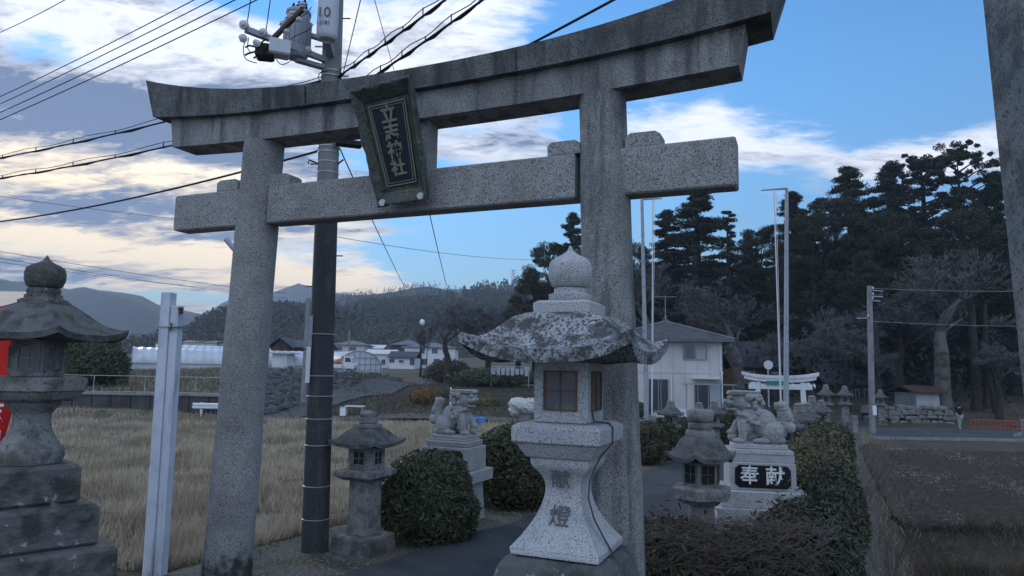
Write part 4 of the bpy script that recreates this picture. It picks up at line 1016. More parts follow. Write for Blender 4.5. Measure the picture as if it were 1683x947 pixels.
# ------------------------------------------------------------------ shrubs and hedges
def shrub(name, cat, loc, rx, ry, h, label, m, n=9000, size=.032, group=None, seed=1, boxy=.0, m2=None, rz=0.0, tips=0.0):
    """rounded or clipped shrub: leaves through an uneven shell over a solid core coloured dark for the shade inside, with twig shoots, on stems"""
    global rng
    r2 = np.random.default_rng(seed); rng = r2
    e = empty(name, loc, rz, label, cat, group)
    def surf(n):
        d = r2.normal(size=(n, 3)); d[:, 2] = np.abs(d[:, 2]) * 1.25 - .5; d /= np.linalg.norm(d, axis=1)[:, None]
        if boxy:
            k = np.max(np.abs(d), axis=1)[:, None]; d = d * (1 - boxy) + d / k * boxy
        return d
    d = surf(n)
    ph = r2.random((8, 3)) * 6.28
    def bumps(d): return sum(np.sin(d @ (r2w[k] * f) + ph[k, 0]) / f for k, f in enumerate((2.5, 4, 6, 9)))
    r2w = r2.normal(size=(8, 3))
    R = np.array([rx, ry, h * .60]); c = np.array([0, 0, h * .40])
    sc = 1 + .13 * bumps(d)
    dep = 1 - .20 * r2.random(n) ** 1.6 + .10 * r2.random(n) ** 2
    P = c + d * R * (sc * dep)[:, None]
    P = P[P[:, 2] > .03]; dd = (P - c) / R; dd /= np.linalg.norm(dd, axis=1)[:, None]
    if tips:
        k = r2.random(len(P)) < .04; P[k, 2] += tips * r2.random(k.sum()) * (dd[k, 2] > .2)
    half = int(len(P) * (.82 if m2 else 1))
    V, Fc = leafgeo(P[:half], size, .30, dd[:half], .62); npmesh('foliage', V, Fc, m, e)
    if m2: V, Fc = leafgeo(P[half:], size * 1.05, .32, dd[half:], .5); npmesh('foliage', V, Fc, m2, e)
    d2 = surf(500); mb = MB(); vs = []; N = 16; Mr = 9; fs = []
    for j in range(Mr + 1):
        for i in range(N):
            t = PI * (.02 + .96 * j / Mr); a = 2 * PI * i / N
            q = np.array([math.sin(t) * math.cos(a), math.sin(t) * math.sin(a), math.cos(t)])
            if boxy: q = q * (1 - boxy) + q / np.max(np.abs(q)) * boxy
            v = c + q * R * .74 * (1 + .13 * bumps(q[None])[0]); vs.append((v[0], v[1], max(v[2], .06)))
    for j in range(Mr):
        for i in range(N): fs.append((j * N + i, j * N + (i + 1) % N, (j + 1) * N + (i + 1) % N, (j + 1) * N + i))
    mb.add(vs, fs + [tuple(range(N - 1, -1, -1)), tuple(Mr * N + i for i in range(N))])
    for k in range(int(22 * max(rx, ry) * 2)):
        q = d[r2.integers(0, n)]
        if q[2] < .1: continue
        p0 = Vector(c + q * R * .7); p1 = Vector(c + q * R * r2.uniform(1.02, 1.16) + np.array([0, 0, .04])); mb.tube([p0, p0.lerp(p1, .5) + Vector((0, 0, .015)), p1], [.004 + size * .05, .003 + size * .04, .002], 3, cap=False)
    mb.build('shade_core_and_twigs', CORE, e)  # solid blob stops see-through, inner shade put into its colour; plus twig shoots
    mb = MB()
    for k in range(5): a = k * 1.3; mb.tube([(.06 * math.cos(a), .06 * math.sin(a), -.1), (rx * .3 * math.cos(a), ry * .3 * math.sin(a), h * .3)], [.03, .015], 6)
    mb.build('stem', BARK, e)
    return e
def gz(x, y): return (x, y, g1(x, y))
p = at(703, 800, 9.9); shrub('shrub', 'shrub', gz(p.x, 10.0), .66, .60, 1.22, 'dark round shrub right of the slim left lantern', LEAF1, 26000, .034, seed=3, boxy=.15)
p = at(848, 800, 12.6); shrub('shrub', 'shrub', gz(p.x, 12.8), .80, .65, 1.38, 'tall dark shrub behind the left lion, partly hidden by the nearest lantern', LEAF1, 26000, .036, seed=5, boxy=.3, m2=LEAF2)
g = 'shrubs along the far left side of the path'
for k, (px, Y, w, h, lb) in enumerate([(1062, 19.5, .55, 1.15, 'clipped shrub against the right edge of the right torii pillar'), (1090, 20.8, .45, 1.15, 'shrub under the lantern right of the torii pillar'), (1122, 22.5, .62, 1.15, 'shrub with yellow green top left of the stocky lantern finial'),
                                       (1150, 25, .6, 1.1, 'shrub behind the finial of the stocky lantern'), (1192, 24.5, .45, 1.35, 'dark shrub touching the left side of the right lion'), (1262, 32, .5, 1.2, 'dark shrub inside the opening of the small white torii')]):
    p = at(px, 700, Y); shrub('shrub', 'shrub', gz(p.x, Y), w, w, h, lb, LEAF1 if k % 2 else LEAF2, 5500, .045, g, seed=20 + k, boxy=.25)
# hedge right of the path: separate bushes planted in a line
g = 'hedge bushes along the right side of the path'
hb = [(1.50, 6.75, .52, .45, 1.00, 'low vine covered hedge bush beside the foot of the right torii pillar', LEAF3, LEAFY), (2.30, 6.75, .55, .45, .93, 'middle bush of the front hedge under the stocky lantern', LEAF3, LEAF2),
      (2.95, 7.35, .50, .55, 1.03, 'glossy camellia bush at the front corner of the hedge', LEAF3, LEAF1), (3.45, 8.25, .50, .55, .68, 'hedge bush in front of the base of the right lion', LEAF3, LEAF2),
      (4.30, 9.5, .36, .6, 1.05, 'hedge bush right of the lettered lion pedestal', LEAF3, LEAF2), (4.72, 10.9, .45, .75, 1.22, 'yellow green hedge bush behind the tail of the right lion', LEAF2, LEAFY), (5.3, 12.3, .55, .8, 1.25, 'broad olive hedge bush behind the yellow green one', LEAF2, LEAFY),
      (6.0, 13.9, .6, .9, 1.30, 'olive hedge bush halfway along the path', LEAF2, LEAF1), (6.8, 15.7, .65, 1.0, 1.25, 'hedge bush beyond the halfway bush', LEAF2, LEAFY), (7.65, 17.6, .7, 1.1, 1.2, 'hedge bush near the far end of the hedge', LEAF2, LEAF1), (8.8, 20, .8, 1.3, 1.2, 'last hedge bush before the small white torii', LEAF1, LEAF2)]
for k, (x, y, rx, ry, h, lb, ma, m2) in enumerate(hb):
    shrub('hedge_bush', 'hedge bush', gz(x, y), rx, ry, h, lb, ma, (11000 if k < 2 else 20000) if k < 7 else 9000, .032 if k < 7 else .045, g, seed=40 + k, boxy=.28, m2=m2, rz=math.radians(-25 if k > 1 else 5), tips=.22)
# bare climbing vines over the front hedge
mb = MB(); r3 = random.Random(9)
for k in range(1500):
    x = r3.uniform(1.05, 2.75); y = 6.32 + r3.uniform(-.06, .10); z = r3.uniform(.15, .95); P_ = [Vector((x, y, z))]; a = r3.uniform(0, 6.28); dz = r3.uniform(-.5, .6)
    for j in range(5):
        a += r3.uniform(-.8, .8); s = .05; q = P_[-1] + Vector((math.cos(a) * s, r3.uniform(-.02, .03), (dz + r3.uniform(-.5, .4)) * s)); q.y = max(q.y, 6.25 if q.z < 1.05 else 6.3); P_.append(q)
    mb.tube(P_, [.0035, .003, .003, .0025, .002, .0015], 3, cap=False)
for k in range(420):
    x = r3.uniform(1.05, 2.9); y = r3.uniform(6.4, 7.0); P_ = [Vector((x, y, 0.94 + r3.uniform(-.03, .05)))]; a = r3.uniform(0, 6.28)
    for j in range(5):
        a += r3.uniform(-.8, .8); P_.append(P_[-1] + Vector((math.cos(a) * .06, math.sin(a) * .05, r3.uniform(-.03, .05))))
    mb.tube(P_, [.0035, .003, .003, .0025, .002, .0015], 3, cap=False)
tag(mb.build('climbing_vine', VINE), 'tangle of bare brown vine stems over the front hedge', 'vine', None, 'stuff')
def weed(px, Y, h, label, m=TWIG, s=0):
    r = random.Random(s); e = empty('weed_plant', onG(px, Y), 0, label, 'weed', 'tall dead weeds on the right bank'); mb = MB()
    for k in range(9):
        a = r.uniform(0, 6.28); l = h * r.uniform(.6, 1); q = [(0, 0, 0)]; 
        for j in range(1, 6): t = j / 5; q.append((math.cos(a) * l * .45 * t ** 1.5, math.sin(a) * l * .45 * t ** 1.5, l * t))
        mb.tube(q, [.008, .007, .006, .005, .003, .002], 4)
        for j in range(2, 6):
            b = a + r.uniform(-1.5, 1.5); p0 = Vector(q[j]); mb.tube([p0, p0 + Vector((math.cos(b) * .12, math.sin(b) * .12, .14)) * h], [.004, .0015], 3)
    mb.build('stem', m, e)
for k, (px, Y, h, lb) in enumerate([(1380, 9.5, 1.5, 'tall bare weed at the foot of the camellia bush'), (1450, 10.5, 1.6, 'spreading bare weed in the ditch right of the hedge'), (1560, 12, 1.4, 'brown weed leaning in the ditch, farther right'), (1650, 11.5, 1.2, 'brown weed in the ditch beside the right edge pillar')]): weed(px, Y, h, lb, s=k)

# ------------------------------------------------------------------ trees
def mk_evergreen(kind, H_, seed, nleaf=15000):
    """returns meshes (trunk, crown) shared by copies; base at the origin"""
    r = np.random.default_rng(seed); global rng; rng = r
    e = empty('evergreen_tree', (0, 0, -50), 0, 'x', 'tree')
    mb = MB(); lean = r.normal(size=2) * .012 * H_
    P = []; rad = []
    for k in range(9): t = k / 8; P.append((lean[0] * t * t, lean[1] * t * t, -.3 + H_ * .97 * t)); rad.append((.022 * H_ + .08) * (1 - t) ** .8 * (1.25 if k == 0 else 1) + .03)
    mb.tube(P, rad, 9)
    cl = []
    if kind == 'cedar':
        n = 140
        for k in range(n):
            t = .10 + .90 * (k + r.random()) / n; a = r.random() * 6.28; env = H_ * (.20 * (1 - t) ** .65 + .012) * r.uniform(.6, 1.2) * (1 + .45 * math.sin(t * 31 + seed) * (1 - t * .3))
            z = H_ * t; q = np.array([math.cos(a) * env, math.sin(a) * env, z - env * .10])
            mb.tube([(lean[0] * t * t, lean[1] * t * t, z), tuple(q)], [.06, .02], 4)
            for f in (.35, .6, .85, 1.0): cl.append((q * f + np.array([0, 0, z * (1 - f)]), H_ * .024 * r.uniform(.6, 1.5), .5))
    elif kind == 'thin':
        n = 60
        for k in range(n):
            t = .10 + .90 * (k + r.random()) / n; a = r.random() * 6.28; env = H_ * (.13 * (1 - t) ** .6 + .012) * r.uniform(.3, 1.3)
            z = H_ * t; q = np.array([math.cos(a) * env, math.sin(a) * env, z + env * .1]); mb.tube([(0, 0, z), tuple(q)], [.05, .02], 4)
            for f in (.6, 1.0): cl.append((q * f + np.array([0, 0, z * (1 - f)]), H_ * .020 * r.uniform(.7, 1.3), .5))
    elif kind == 'pine':
        for k in range(44):
            t = .30 + .70 * (k / 43); a = k * 2.4 + r.random(); env = H_ * (.04 + .17 * math.sin(min(1, (1 - t) * 2.0 + .12) * PI * .5)) * r.uniform(.25, 1.2)
            z = H_ * t; q = np.array([math.cos(a) * env, math.sin(a) * env, z + env * .18]); mb.tube([(lean[0] * t * t, lean[1] * t * t, z - env * .25), tuple(q * .6 + np.array([0, 0, z * .4 - .1])), tuple(q)], [.10, .06, .03], 5)
            for j in range(7): cl.append((q + r.normal(size=3) * np.array([1, 1, .45]) * H_ * .030, H_ * .019 * r.uniform(.5, 1.6), .6))
    else:  # broad evergreen
        for k in range(170):
            a = r.random() * 6.28; t = .16 + .84 * r.random(); env = H_ * .27 * math.sin(min(1, (t - .08) / .95) * PI) ** .55 * (.45 + .6 * r.random()) 
            q = np.array([math.cos(a) * env, math.sin(a) * env, H_ * t * .97])
            if k % 3 == 0: mb.tube([(0, 0, H_ * t * .7), tuple(q)], [.09, .03], 4)
            cl.append((q, H_ * .044 * r.uniform(.5, 1.35), .65))
    C_ = np.array([c[0] for c in cl]); S_ = np.array([c[1] for c in cl]); Z_ = np.array([c[2] for c in cl])
    idx = r.integers(0, len(cl), nleaf); d = r.normal(size=(nleaf, 3)); d /= np.linalg.norm(d, axis=1)[:, None]; d *= (r.random((nleaf, 1)) ** .4)
    Pp = C_[idx] + d * S_[idx][:, None] * np.stack([np.ones(nleaf), np.ones(nleaf), Z_[idx]], 1)
    V, Fc = leafgeo(Pp, H_ * .0078, .26); npmesh('crown', V, Fc, LEAFE if kind != 'broad' else LEAFE2, e)
    mb.build('trunk', BARK, e, smooth=60)
    return e
protos = {}
for kd, Hh, sd_, nl in (('cedar', 20, 1, 46000), ('cedar2', 20, 12, 46000), ('thin', 18, 2, 15000), ('pine', 20, 3, 42000), ('broad', 18, 4, 62000), ('broad2', 16, 8, 62000)):
    protos[kd] = (mk_evergreen(kd.rstrip('2'), Hh, sd_, nl), Hh)
used = set()
def tree(kd, px, Y, top, label, rz=0.0, wide=1.0, group='evergreen trees of the shrine wood'):
    src, Hh = protos[kd]; p = onG(px, Y); zt = at(px, top, Y).z; k = (zt - p.z) / Hh
    e = src if kd not in used else copy_tree(src); used.add(kd)
    e['label'] = label; e['group'] = group; e.location = p; e.scale = (k * wide, k * wide, k); e.rotation_euler = (0, 0, rz); return e
TR = [('broad2', 878, 95, 440, 'small dark tree at the left end of the shrine wood'), ('cedar2', 940, 88, 352, 'dark cedar rising behind the finial of the nearest lantern'), ('broad', 905, 90, 398, 'round topped tree just left of the cedar behind the nearest lantern', 1.1),
      ('broad', 985, 84, 385, 'tree hidden mostly by the right torii pillar'), ('cedar', 1150, 78, 306, 'broad tall cedar between the two flagpoles, left', 1.45), ('cedar2', 1098, 82, 348, 'dark cedar directly behind the left flagpole', 1.25),
      ('thin', 1202, 74, 346, 'thin open cedar right of the broad tall one', 1.1), ('broad', 1250, 80, 372, 'dark evergreen left of the right flagpole'), ('cedar2', 1238, 84, 392, 'lower cedar left of the right flagpole'),
      ('cedar', 1312, 76, 318, 'cedar immediately right of the right flagpole', 1.3), ('broad2', 1345, 70, 345, 'dense evergreen two trees right of the right flagpole'), ('cedar2', 1408, 78, 276, 'layered cedar above the far concrete pole', 1.2),
      ('broad', 1382, 72, 320, 'broad evergreen below the layered cedar'), ('cedar', 1478, 80, 272, 'tall cedar in the middle of the right skyline', 1.25), ('pine', 1535, 82, 266, 'dome topped pine right of the middle skyline cedar', 1.3), ('broad', 1465, 68, 345, 'large round evergreen over the shed'),
      ('pine', 1597, 78, 246, 'highest umbrella pine near the right edge pillar', .95), ('broad2', 1530, 66, 370, 'olive evergreen in front of the pines'), ('cedar', 1655, 76, 284, 'cedar meeting the right edge pillar', 1.2), ('broad', 1600, 64, 340, 'wide dark evergreen beneath the umbrella pine'),
      ('broad2', 1668, 62, 360, 'dark evergreen beside the right edge pillar'), ('cedar', 1740, 70, 280, 'cedar beyond the right edge pillar'), ('broad', 1800, 66, 300, 'evergreen far beyond the right edge pillar'), ('broad2', 1430, 62, 430, 'low evergreen behind the far concrete pole'),
      ('broad2', 1300, 84, 430, 'low evergreen filling in behind the right flagpole'), ('broad', 1040, 90, 400, 'evergreen behind the left flagpole cord'), ('broad2', 1190, 95, 470, 'low dark evergreen behind the thin cedar'), ('broad2', 1105, 96, 450, 'low dark evergreen behind the house roof'),
      ('broad', 1260, 92, 440, 'shadowed evergreen behind the bare trees'), ('broad', 1360, 88, 400, 'evergreen at the back of the wood behind the pole wires'), ('broad2', 1560, 90, 380, 'evergreen at the back of the wood above the shed'), ('broad', 1640, 92, 370, 'evergreen at the back of the wood near the right edge')]
for k, t in enumerate(TR): tree(t[0], t[1], t[2], t[3], t[4], k * 1.7, t[5] if len(t) > 5 else 1.0)
# dark understory behind the trunks
P_ = scatter(34000, 8, 95, 58, 100, lambda x, y: (x > y * .14) & (x < y * .95)); P_[:, 2] += 4.2 * rng.random(len(P_)) ** 1.1
V, Fc = leafgeo(P_, .26, .6); tag(npmesh('understory', V, Fc, LEAFE2), 'dark evergreen undergrowth between the trunks of the shrine wood', 'undergrowth', None, 'stuff')

def mk_bare(H_, seed, m, spread=.55, levels=7, r0=None, up=.35):
    r = random.Random(seed); e = empty('bare_tree', (0, 0, -50), 0, 'x', 'tree'); tk = MB(); tw = MB(); cnt = [0]
    def br(p, d, l, rad, lv):
        pts = [p]; rr = [rad]
        for j in range(3):
            d = (d + Vector((r.gauss(0, .13), r.gauss(0, .13), r.gauss(.02, .08)))).normalized(); pts.append(pts[-1] + d * l / 3); rr.append(rad * (1 - .13 * (j + 1)))
        (tk if lv >= levels - 1 else tw).tube(pts, rr, 8 if lv >= levels - 1 else (5 if lv > 3 else 3), cap=False); cnt[0] += 1
        if lv == 0 or cnt[0] > 5200: return
        nb = 3 if lv > 1 else 3
        for k in range(nb):
            a = r.uniform(0, 6.28); s = r.uniform(.5, 1.1) * spread * (1.25 if lv < levels else 1)
            o = d.orthogonal().normalized(); o = Matrix.Rotation(a, 3, d) @ o
            nd = (d * math.cos(s) + o * math.sin(s) + Vector((0, 0, up * .6))).normalized()
            t = r.uniform(.45, 1) if k else 1; i = min(3, int(t * 3)); 
            br(pts[i] if k else pts[3], nd, l * r.uniform(.62, .82), max(.013, rr[3] * (.74 if k == 0 else .58)), lv - 1)
    rr0 = r0 or H_ * .017
    hh = H_ * .22; tk.tube([(0, 0, -.3), (0, 0, .1), (.02, 0, .5), (.05, .02, hh)], [rr0 * 2.0, rr0 * 1.5, rr0 * 1.12, rr0], 10)
    br(Vector((.05, .02, hh)), Vector((.03, 0, 1)).normalized(), H_ * .17, rr0, levels)
    tk.build('trunk', m, e, smooth=60); tw.build('branches', TWIG if m is not BARKL else BARKL, e); return e
bp = {}
for kd, Hh, sd_, m, spv in (('a', 9, 3, BARKL, .62), ('b', 7, 6, BARK, .8), ('c', 5, 11, BARK, .7)): bp[kd] = (mk_bare(Hh, sd_, m, spv), Hh)
def bare(kd, px, Y, top, label, rz=0.0, wide=1.0, base=None):
    src, Hh = bp[kd]; p = onG(px, Y); zt = at(px, top, Y).z
    zs = max(v.co.z for c in kids(src) for v in c.data.vertices); k = (zt - p.z) / zs
    e = src if kd not in used else copy_tree(src); used.add(kd)
    e['label'] = label; e['group'] = 'bare leafless trees'; e.location = p; e.scale = (k * wide, k * wide, k); e.rotation_euler = (0, 0, rz)
for k, t in enumerate([('a', 1548, 54, 390, 'big bare tree with pale forked trunk beside the white shed', 1.5), ('a', 1215, 55, 455, 'pale bare cherry tree above the house and white torii', 1.5), ('b', 1335, 50, 520, 'low bare tree right of the white torii', 1.3),
                       ('b', 1270, 56, 540, 'bare tree behind the tiled roof by the white torii', 1.3), ('b', 1390, 54, 500, 'bare tree left of the far concrete pole', 1.2), ('c', 1440, 52, 560, 'bare brown tree right of the far concrete pole', 1.3), ('b', 1480, 58, 470, 'spreading bare tree behind the stone wall', 1.6),
                       ('a', 1070, 70, 400, 'pale bare tree behind the left flagpole', 1.2), ('b', 735, 75, 490, 'bare brown tree over the white village houses', 1.5), ('b', 800, 80, 495, 'bare tree left of the nearest lantern roof', 1.5), ('c', 690, 95, 540, 'slender bare tree before the white village houses', .8),
                       ('c', 172, 42, 548, 'small bare tree left of the white post', 1.2), ('c', 190, 45, 575, 'tiny bare tree beside the greenhouse end', 1.0), ('b', 1170, 60, 500, 'bare tree over the right side of the house roof', 1.2), ('c', 1640, 52, 560, 'bare bent tree over the red fence', 1.3), ('b', 850, 100, 500, 'bare tree behind the nearest lantern', 1.6)]):
    bare(t[0], t[1], t[2], t[3], t[4], k * 1.3, t[5])
def trunk(px, Y, top, w, label, m=BARK, lean=0.0):
    p = onG(px, Y); zt = at(px, top, Y).z - p.z; r = w / 2 / F * Y
    o = MB().tube([(0, 0, -.3), (0, 0, .15), (lean * .2, 0, .8), (lean, 0, zt)], [r * 2.0, r * 1.5, r * 1.1, r * .8], 12).build('tall_tree', m, smooth=60); o.location = p; tag(o, label, 'tree', 'tall trunks under the canopy')
trunk(1442, 53, 520, 12, 'straight brown trunk just right of the far concrete pole'); trunk(1604, 55, 500, 13, 'left trunk of the pair behind the red fence'); trunk(1620, 56, 500, 9, 'right trunk of the pair behind the red fence', lean=.3)
trunk(1636, 54, 560, 8, 'leaning trunk farther right behind the red fence', lean=-.9); trunk(1145, 76, 420, 14, 'thick trunk of the broad cedar above the house'); 
p = onG(1664, 50); o = MB().tube([(0, 0, 0), (.35, 0, .5), (.15, 0, 1.0), (.1, 0, 1.35)], [.13, .10, .09, .07], 8).build('tree_stump', BARKL, smooth=60); o.location = p; tag(o, 'pale crooked dead stump behind the red fence', 'stump')
p = onG(140, 38); shrub('evergreen_bush', 'bush', p, 2.0, 1.6, (at(140, 552, 38).z - p.z), 'big dark evergreen bush right of the left lantern roof', LEAF1, 12000, .10, seed=71)
p = onG(95, 37); shrub('evergreen_bush', 'bush', p, 1.5, 1.4, (at(95, 585, 37).z - p.z), 'dark bush behind the fire box of the left lantern', LEAF2, 9000, .10, seed=72)
for k, (px, Y, w, top, m, lb) in enumerate([(700, 42, .9, 640, LEAFO, 'orange brown autumn bush on the grass bank'), (765, 40, .6, 662, LEAFO, 'small orange leaved bush right of the left lion'), (800, 42, .8, 660, LEAFY, 'yellowish garden bush left of the white rock'), (740, 50, 1.2, 640, LEAF2, 'dull green bush behind the head of the left lion'), (800, 62, 3.2, 605, LEAF1, 'wide dark bush beneath the bare trees of the village'),
                                            (735, 78, 2.6, 592, BRUSH, 'brown thicket right of the white village houses'), (860, 66, 2.5, 612, LEAF1, 'dark bush right of the hanging laundry'), (1040, 44, 1.2, 660, LEAF1, 'bush at the left corner of the house')]):
    p = onG(px, Y); shrub('garden_bush', 'bush', p, w, w * .8, max(.5, at(px, top, Y).z - p.z), lb, m, 5000, .07 if Y < 55 else .13, seed=80 + k)

# ------------------------------------------------------------------ buildings
def win(parent, c, w, h, ny=1, rz=0.0, curtain=False, fm=ALU):
    """window in a wall facing local -y at centre c"""
    f = MB(); x, y, z = c
    for s in (-1, 1): f.box((x + s * w / 2, y - .03, z), (.06, .08, h + .06))
    f.box((x, y - .032, z), (.05, .07, h)); f.box((x, y - .035, z + h / 2), (w - .06, .08, .06)); f.box((x, y - .04, z - h / 2), (w + .06, .11, .05))
    fo = f.build('window', fm, parent)
    MB().box((x, y + .004, z), (w - .02, .03, h - .02)).build('pane', GLASS, fo)
    if curtain: MB().box((x + w / 4, y - .014, z - .03), (w * .40, .004, h - .14)).build('curtain', CURT, fo)
    return fo
def hip_roof(mb, w, d, z0, z1, ridge_=0.0, ov=.5, th=.12):
    a, b = w / 2 + ov, d / 2 + ov; r = ridge_ / 2
    vs = [(-a, -b, z0), (a, -b, z0), (a, b, z0), (-a, b, z0), (-a, -b, z0 + th), (a, -b, z0 + th), (a, b, z0 + th), (-a, b, z0 + th), (-r, 0, z1), (r, 0, z1)]
    mb.add(vs, [(3, 2, 1, 0), (0, 1, 5, 4), (1, 2, 6, 5), (2, 3, 7, 6), (3, 0, 4, 7), (4, 5, 9, 8), (5, 6, 9), (6, 7, 8, 9), (7, 4, 8)]); return mb
def gable_roof(mb, w, d, z0, z1, ov=.4, th=.14):
    """ridge along x"""
    a, b = w / 2 + ov, d / 2 + ov
    for s in (-1, 1):
        vs = [(-a, s * b, z0), (a, s * b, z0), (a, 0, z1), (-a, 0, z1)]
        mb.add(vs + [(x, y, z + th) for x, y, z in vs], [(0, 1, 2, 3), (7, 6, 5, 4), (0, 4, 5, 1), (1, 5, 6, 2), (2, 6, 7, 3), (3, 7, 4, 0)])
    return mb
def tiles(mb, w, d, z0, z1, th=.12, ov=.5, rows=16, r=0):
    """courses of tile edges over a hipped roof's front and side slopes"""
    a, b = w / 2 + ov, d / 2 + ov
    for k in range(rows):
        t = k / rows; z = z0 + th + (z1 - z0 - th) * t + .02; A_, B_ = a * (1 - t), b * (1 - t)
        mb.bar((-A_, -B_, z), (A_, -B_, z), .05, .04); mb.bar((A_, -B_, z), (A_, B_, z), .05, .04); mb.bar((-A_, -B_, z), (-A_, B_, z), .05, .04)
    for s in ((-1, -1), (1, -1), (1, 1), (-1, 1)): mb.tube([(s[0] * a, s[1] * b, z0 + th + .03), (0, 0, z1 + .05)], .10, 6)
# the two storey house by the path
def house():
    Y = 48.0; rz = math.radians(-11)
    cR = at(1188, 640, Y)          # right front corner
    zb = g1(cR.x, Y + 2) - .05; w, d = 7.4, 6.6; xa = Vector((math.cos(rz), math.sin(rz), 0)); ya = Vector((-xa.y, xa.x, 0))
    c = Vector((cR.x, Y, zb)) - xa * w / 2 + ya * d / 2
    e = empty('house', c, rz, 'cream two storey house with hipped grey tile roof beside the path', 'house')
    H2 = at(1188, 562, Y).z - zb; Hm = at(1188, 613, Y).z - zb
    MB().box((0, 0, H2 / 2 - .3), (w, d, H2 + .6)).build('wall', WALLC, e)
    mb = MB()
    for k in range(1, 9): x = -w / 2 + k * w / 9; mb.box((x, -d / 2 - .005, H2 / 2), (.03, .016, H2 - .1))
    for k in range(1, 7): y = -d / 2 + k * d / 7; mb.box((w / 2 + .005, y, H2 / 2), (.016, .03, H2 - .1))
    mb.build('siding_joints', CURT, e)
    MB().box((0, 0, Hm), (w + .08, d + .08, .14)).build('trim_band', WALLC, e)
    za = at(1130, 529, Y + 3).z - zb
    rf = hip_roof(MB(), w, d, H2 - .02, za, .3, .75, .16).build('roof', TILE, e); tb = MB(); tiles(tb, w, d, H2 - .02, za, .16, .75, 18); tb.build('tile_courses', TILE, rf)
    mb = MB(); mb.tube([(0, 0, za - .1), (0, 0, za + 2.0)], .022, 6); mb.bar((-.8, 0, za + 1.9), (.8, 0, za + 1.9), .025)
    for k in range(7): mb.bar((-.75 + k * .25, -.22, za + 1.9), (-.75 + k * .25, .22, za + 1.9), .018)
    for a in range(4): mb.tube([(.5 * math.cos(a * 1.57 + .8), .5 * math.sin(a * 1.57 + .8), za - .35), (0, 0, za + .5)], .012, 4)
    mb.build('antenna', STEEL, rf)
    def X_(px): # local x of a picture column on the front wall
        t = ray(px, 600); n = Vector((0, 0, CAMZ)); 
        k = ((c - ya * d / 2 - n).dot(ya)) / t.dot(ya); q = n + t * k; return (q - c).dot(xa)
    zz = lambda py: at(1160, py, Y).z - zb
    win(e, ((X_(1123) + X_(1162)) / 2, -d / 2, (zz(566) + zz(591)) / 2), X_(1162) - X_(1123), zz(566) - zz(591), curtain=True)
    win(e, ((X_(1141) + X_(1186)) / 2, -d / 2, (zz(630) + zz(677)) / 2), X_(1186) - X_(1141), zz(630) - zz(677), curtain=True)
    win(e, ((X_(1066) + X_(1098)) / 2, -d / 2, (zz(625) + zz(678)) / 2), X_(1098) - X_(1066), zz(625) - zz(678), curtain=False)
    MB().box(((X_(1141) + X_(1180)) / 2, -d / 2 - .35, zz(622)), (X_(1182) - X_(1138), .7, .10)).build('window_awning', METR, e)
    mb = MB(); xx = w / 2 - .15
    mb.tube([(xx, -d / 2 - .08, H2 - .1), (xx, -d / 2 - .08, Hm + .3), (xx + .1, -d / 2 - .08, Hm), (xx + .1, -d / 2 - .08, 0)], .05, 6); mb.build('downpipe', WALLW, e)
    x2 = X_(1103); MB().tube([(x2, -d / 2 - .08, Hm - .2), (x2, -d / 2 - .08, 0)], .05, 6).build('downpipe', WALLW, e)
    for yy in (-1.2, 1.2):
        f = MB().box((w / 2 + .02, yy, zz(578)), (.05, .8, .9)).build('window', ALU, e); MB().box((w / 2 + .05, yy, zz(578)), (.02, .7, .8)).build('pane', GLASS, f)
    mb = MB(); mb.box((1.0, -d / 2 - .6, .35), (.8, .35, .6)); mb.build('air_conditioner', WALLW, e)
    # clothes rail awning in front
    t = empty('carport_roof', at(1165, 632, Y - 3.5) - Vector((0, 0, 0)), rz, 'thin dark clothes drying canopy before the sliding doors of the house', 'canopy')
    MB().box((0, 0, 0), (3.2, 1.6, .05)).build('canopy_top', ALU, t)
    for s in (-1.4, 1.4): MB().tube([(s, -.6, 0), (s, -.6, -1.9)], .03, 6).build('leg', ALU, t)
house()
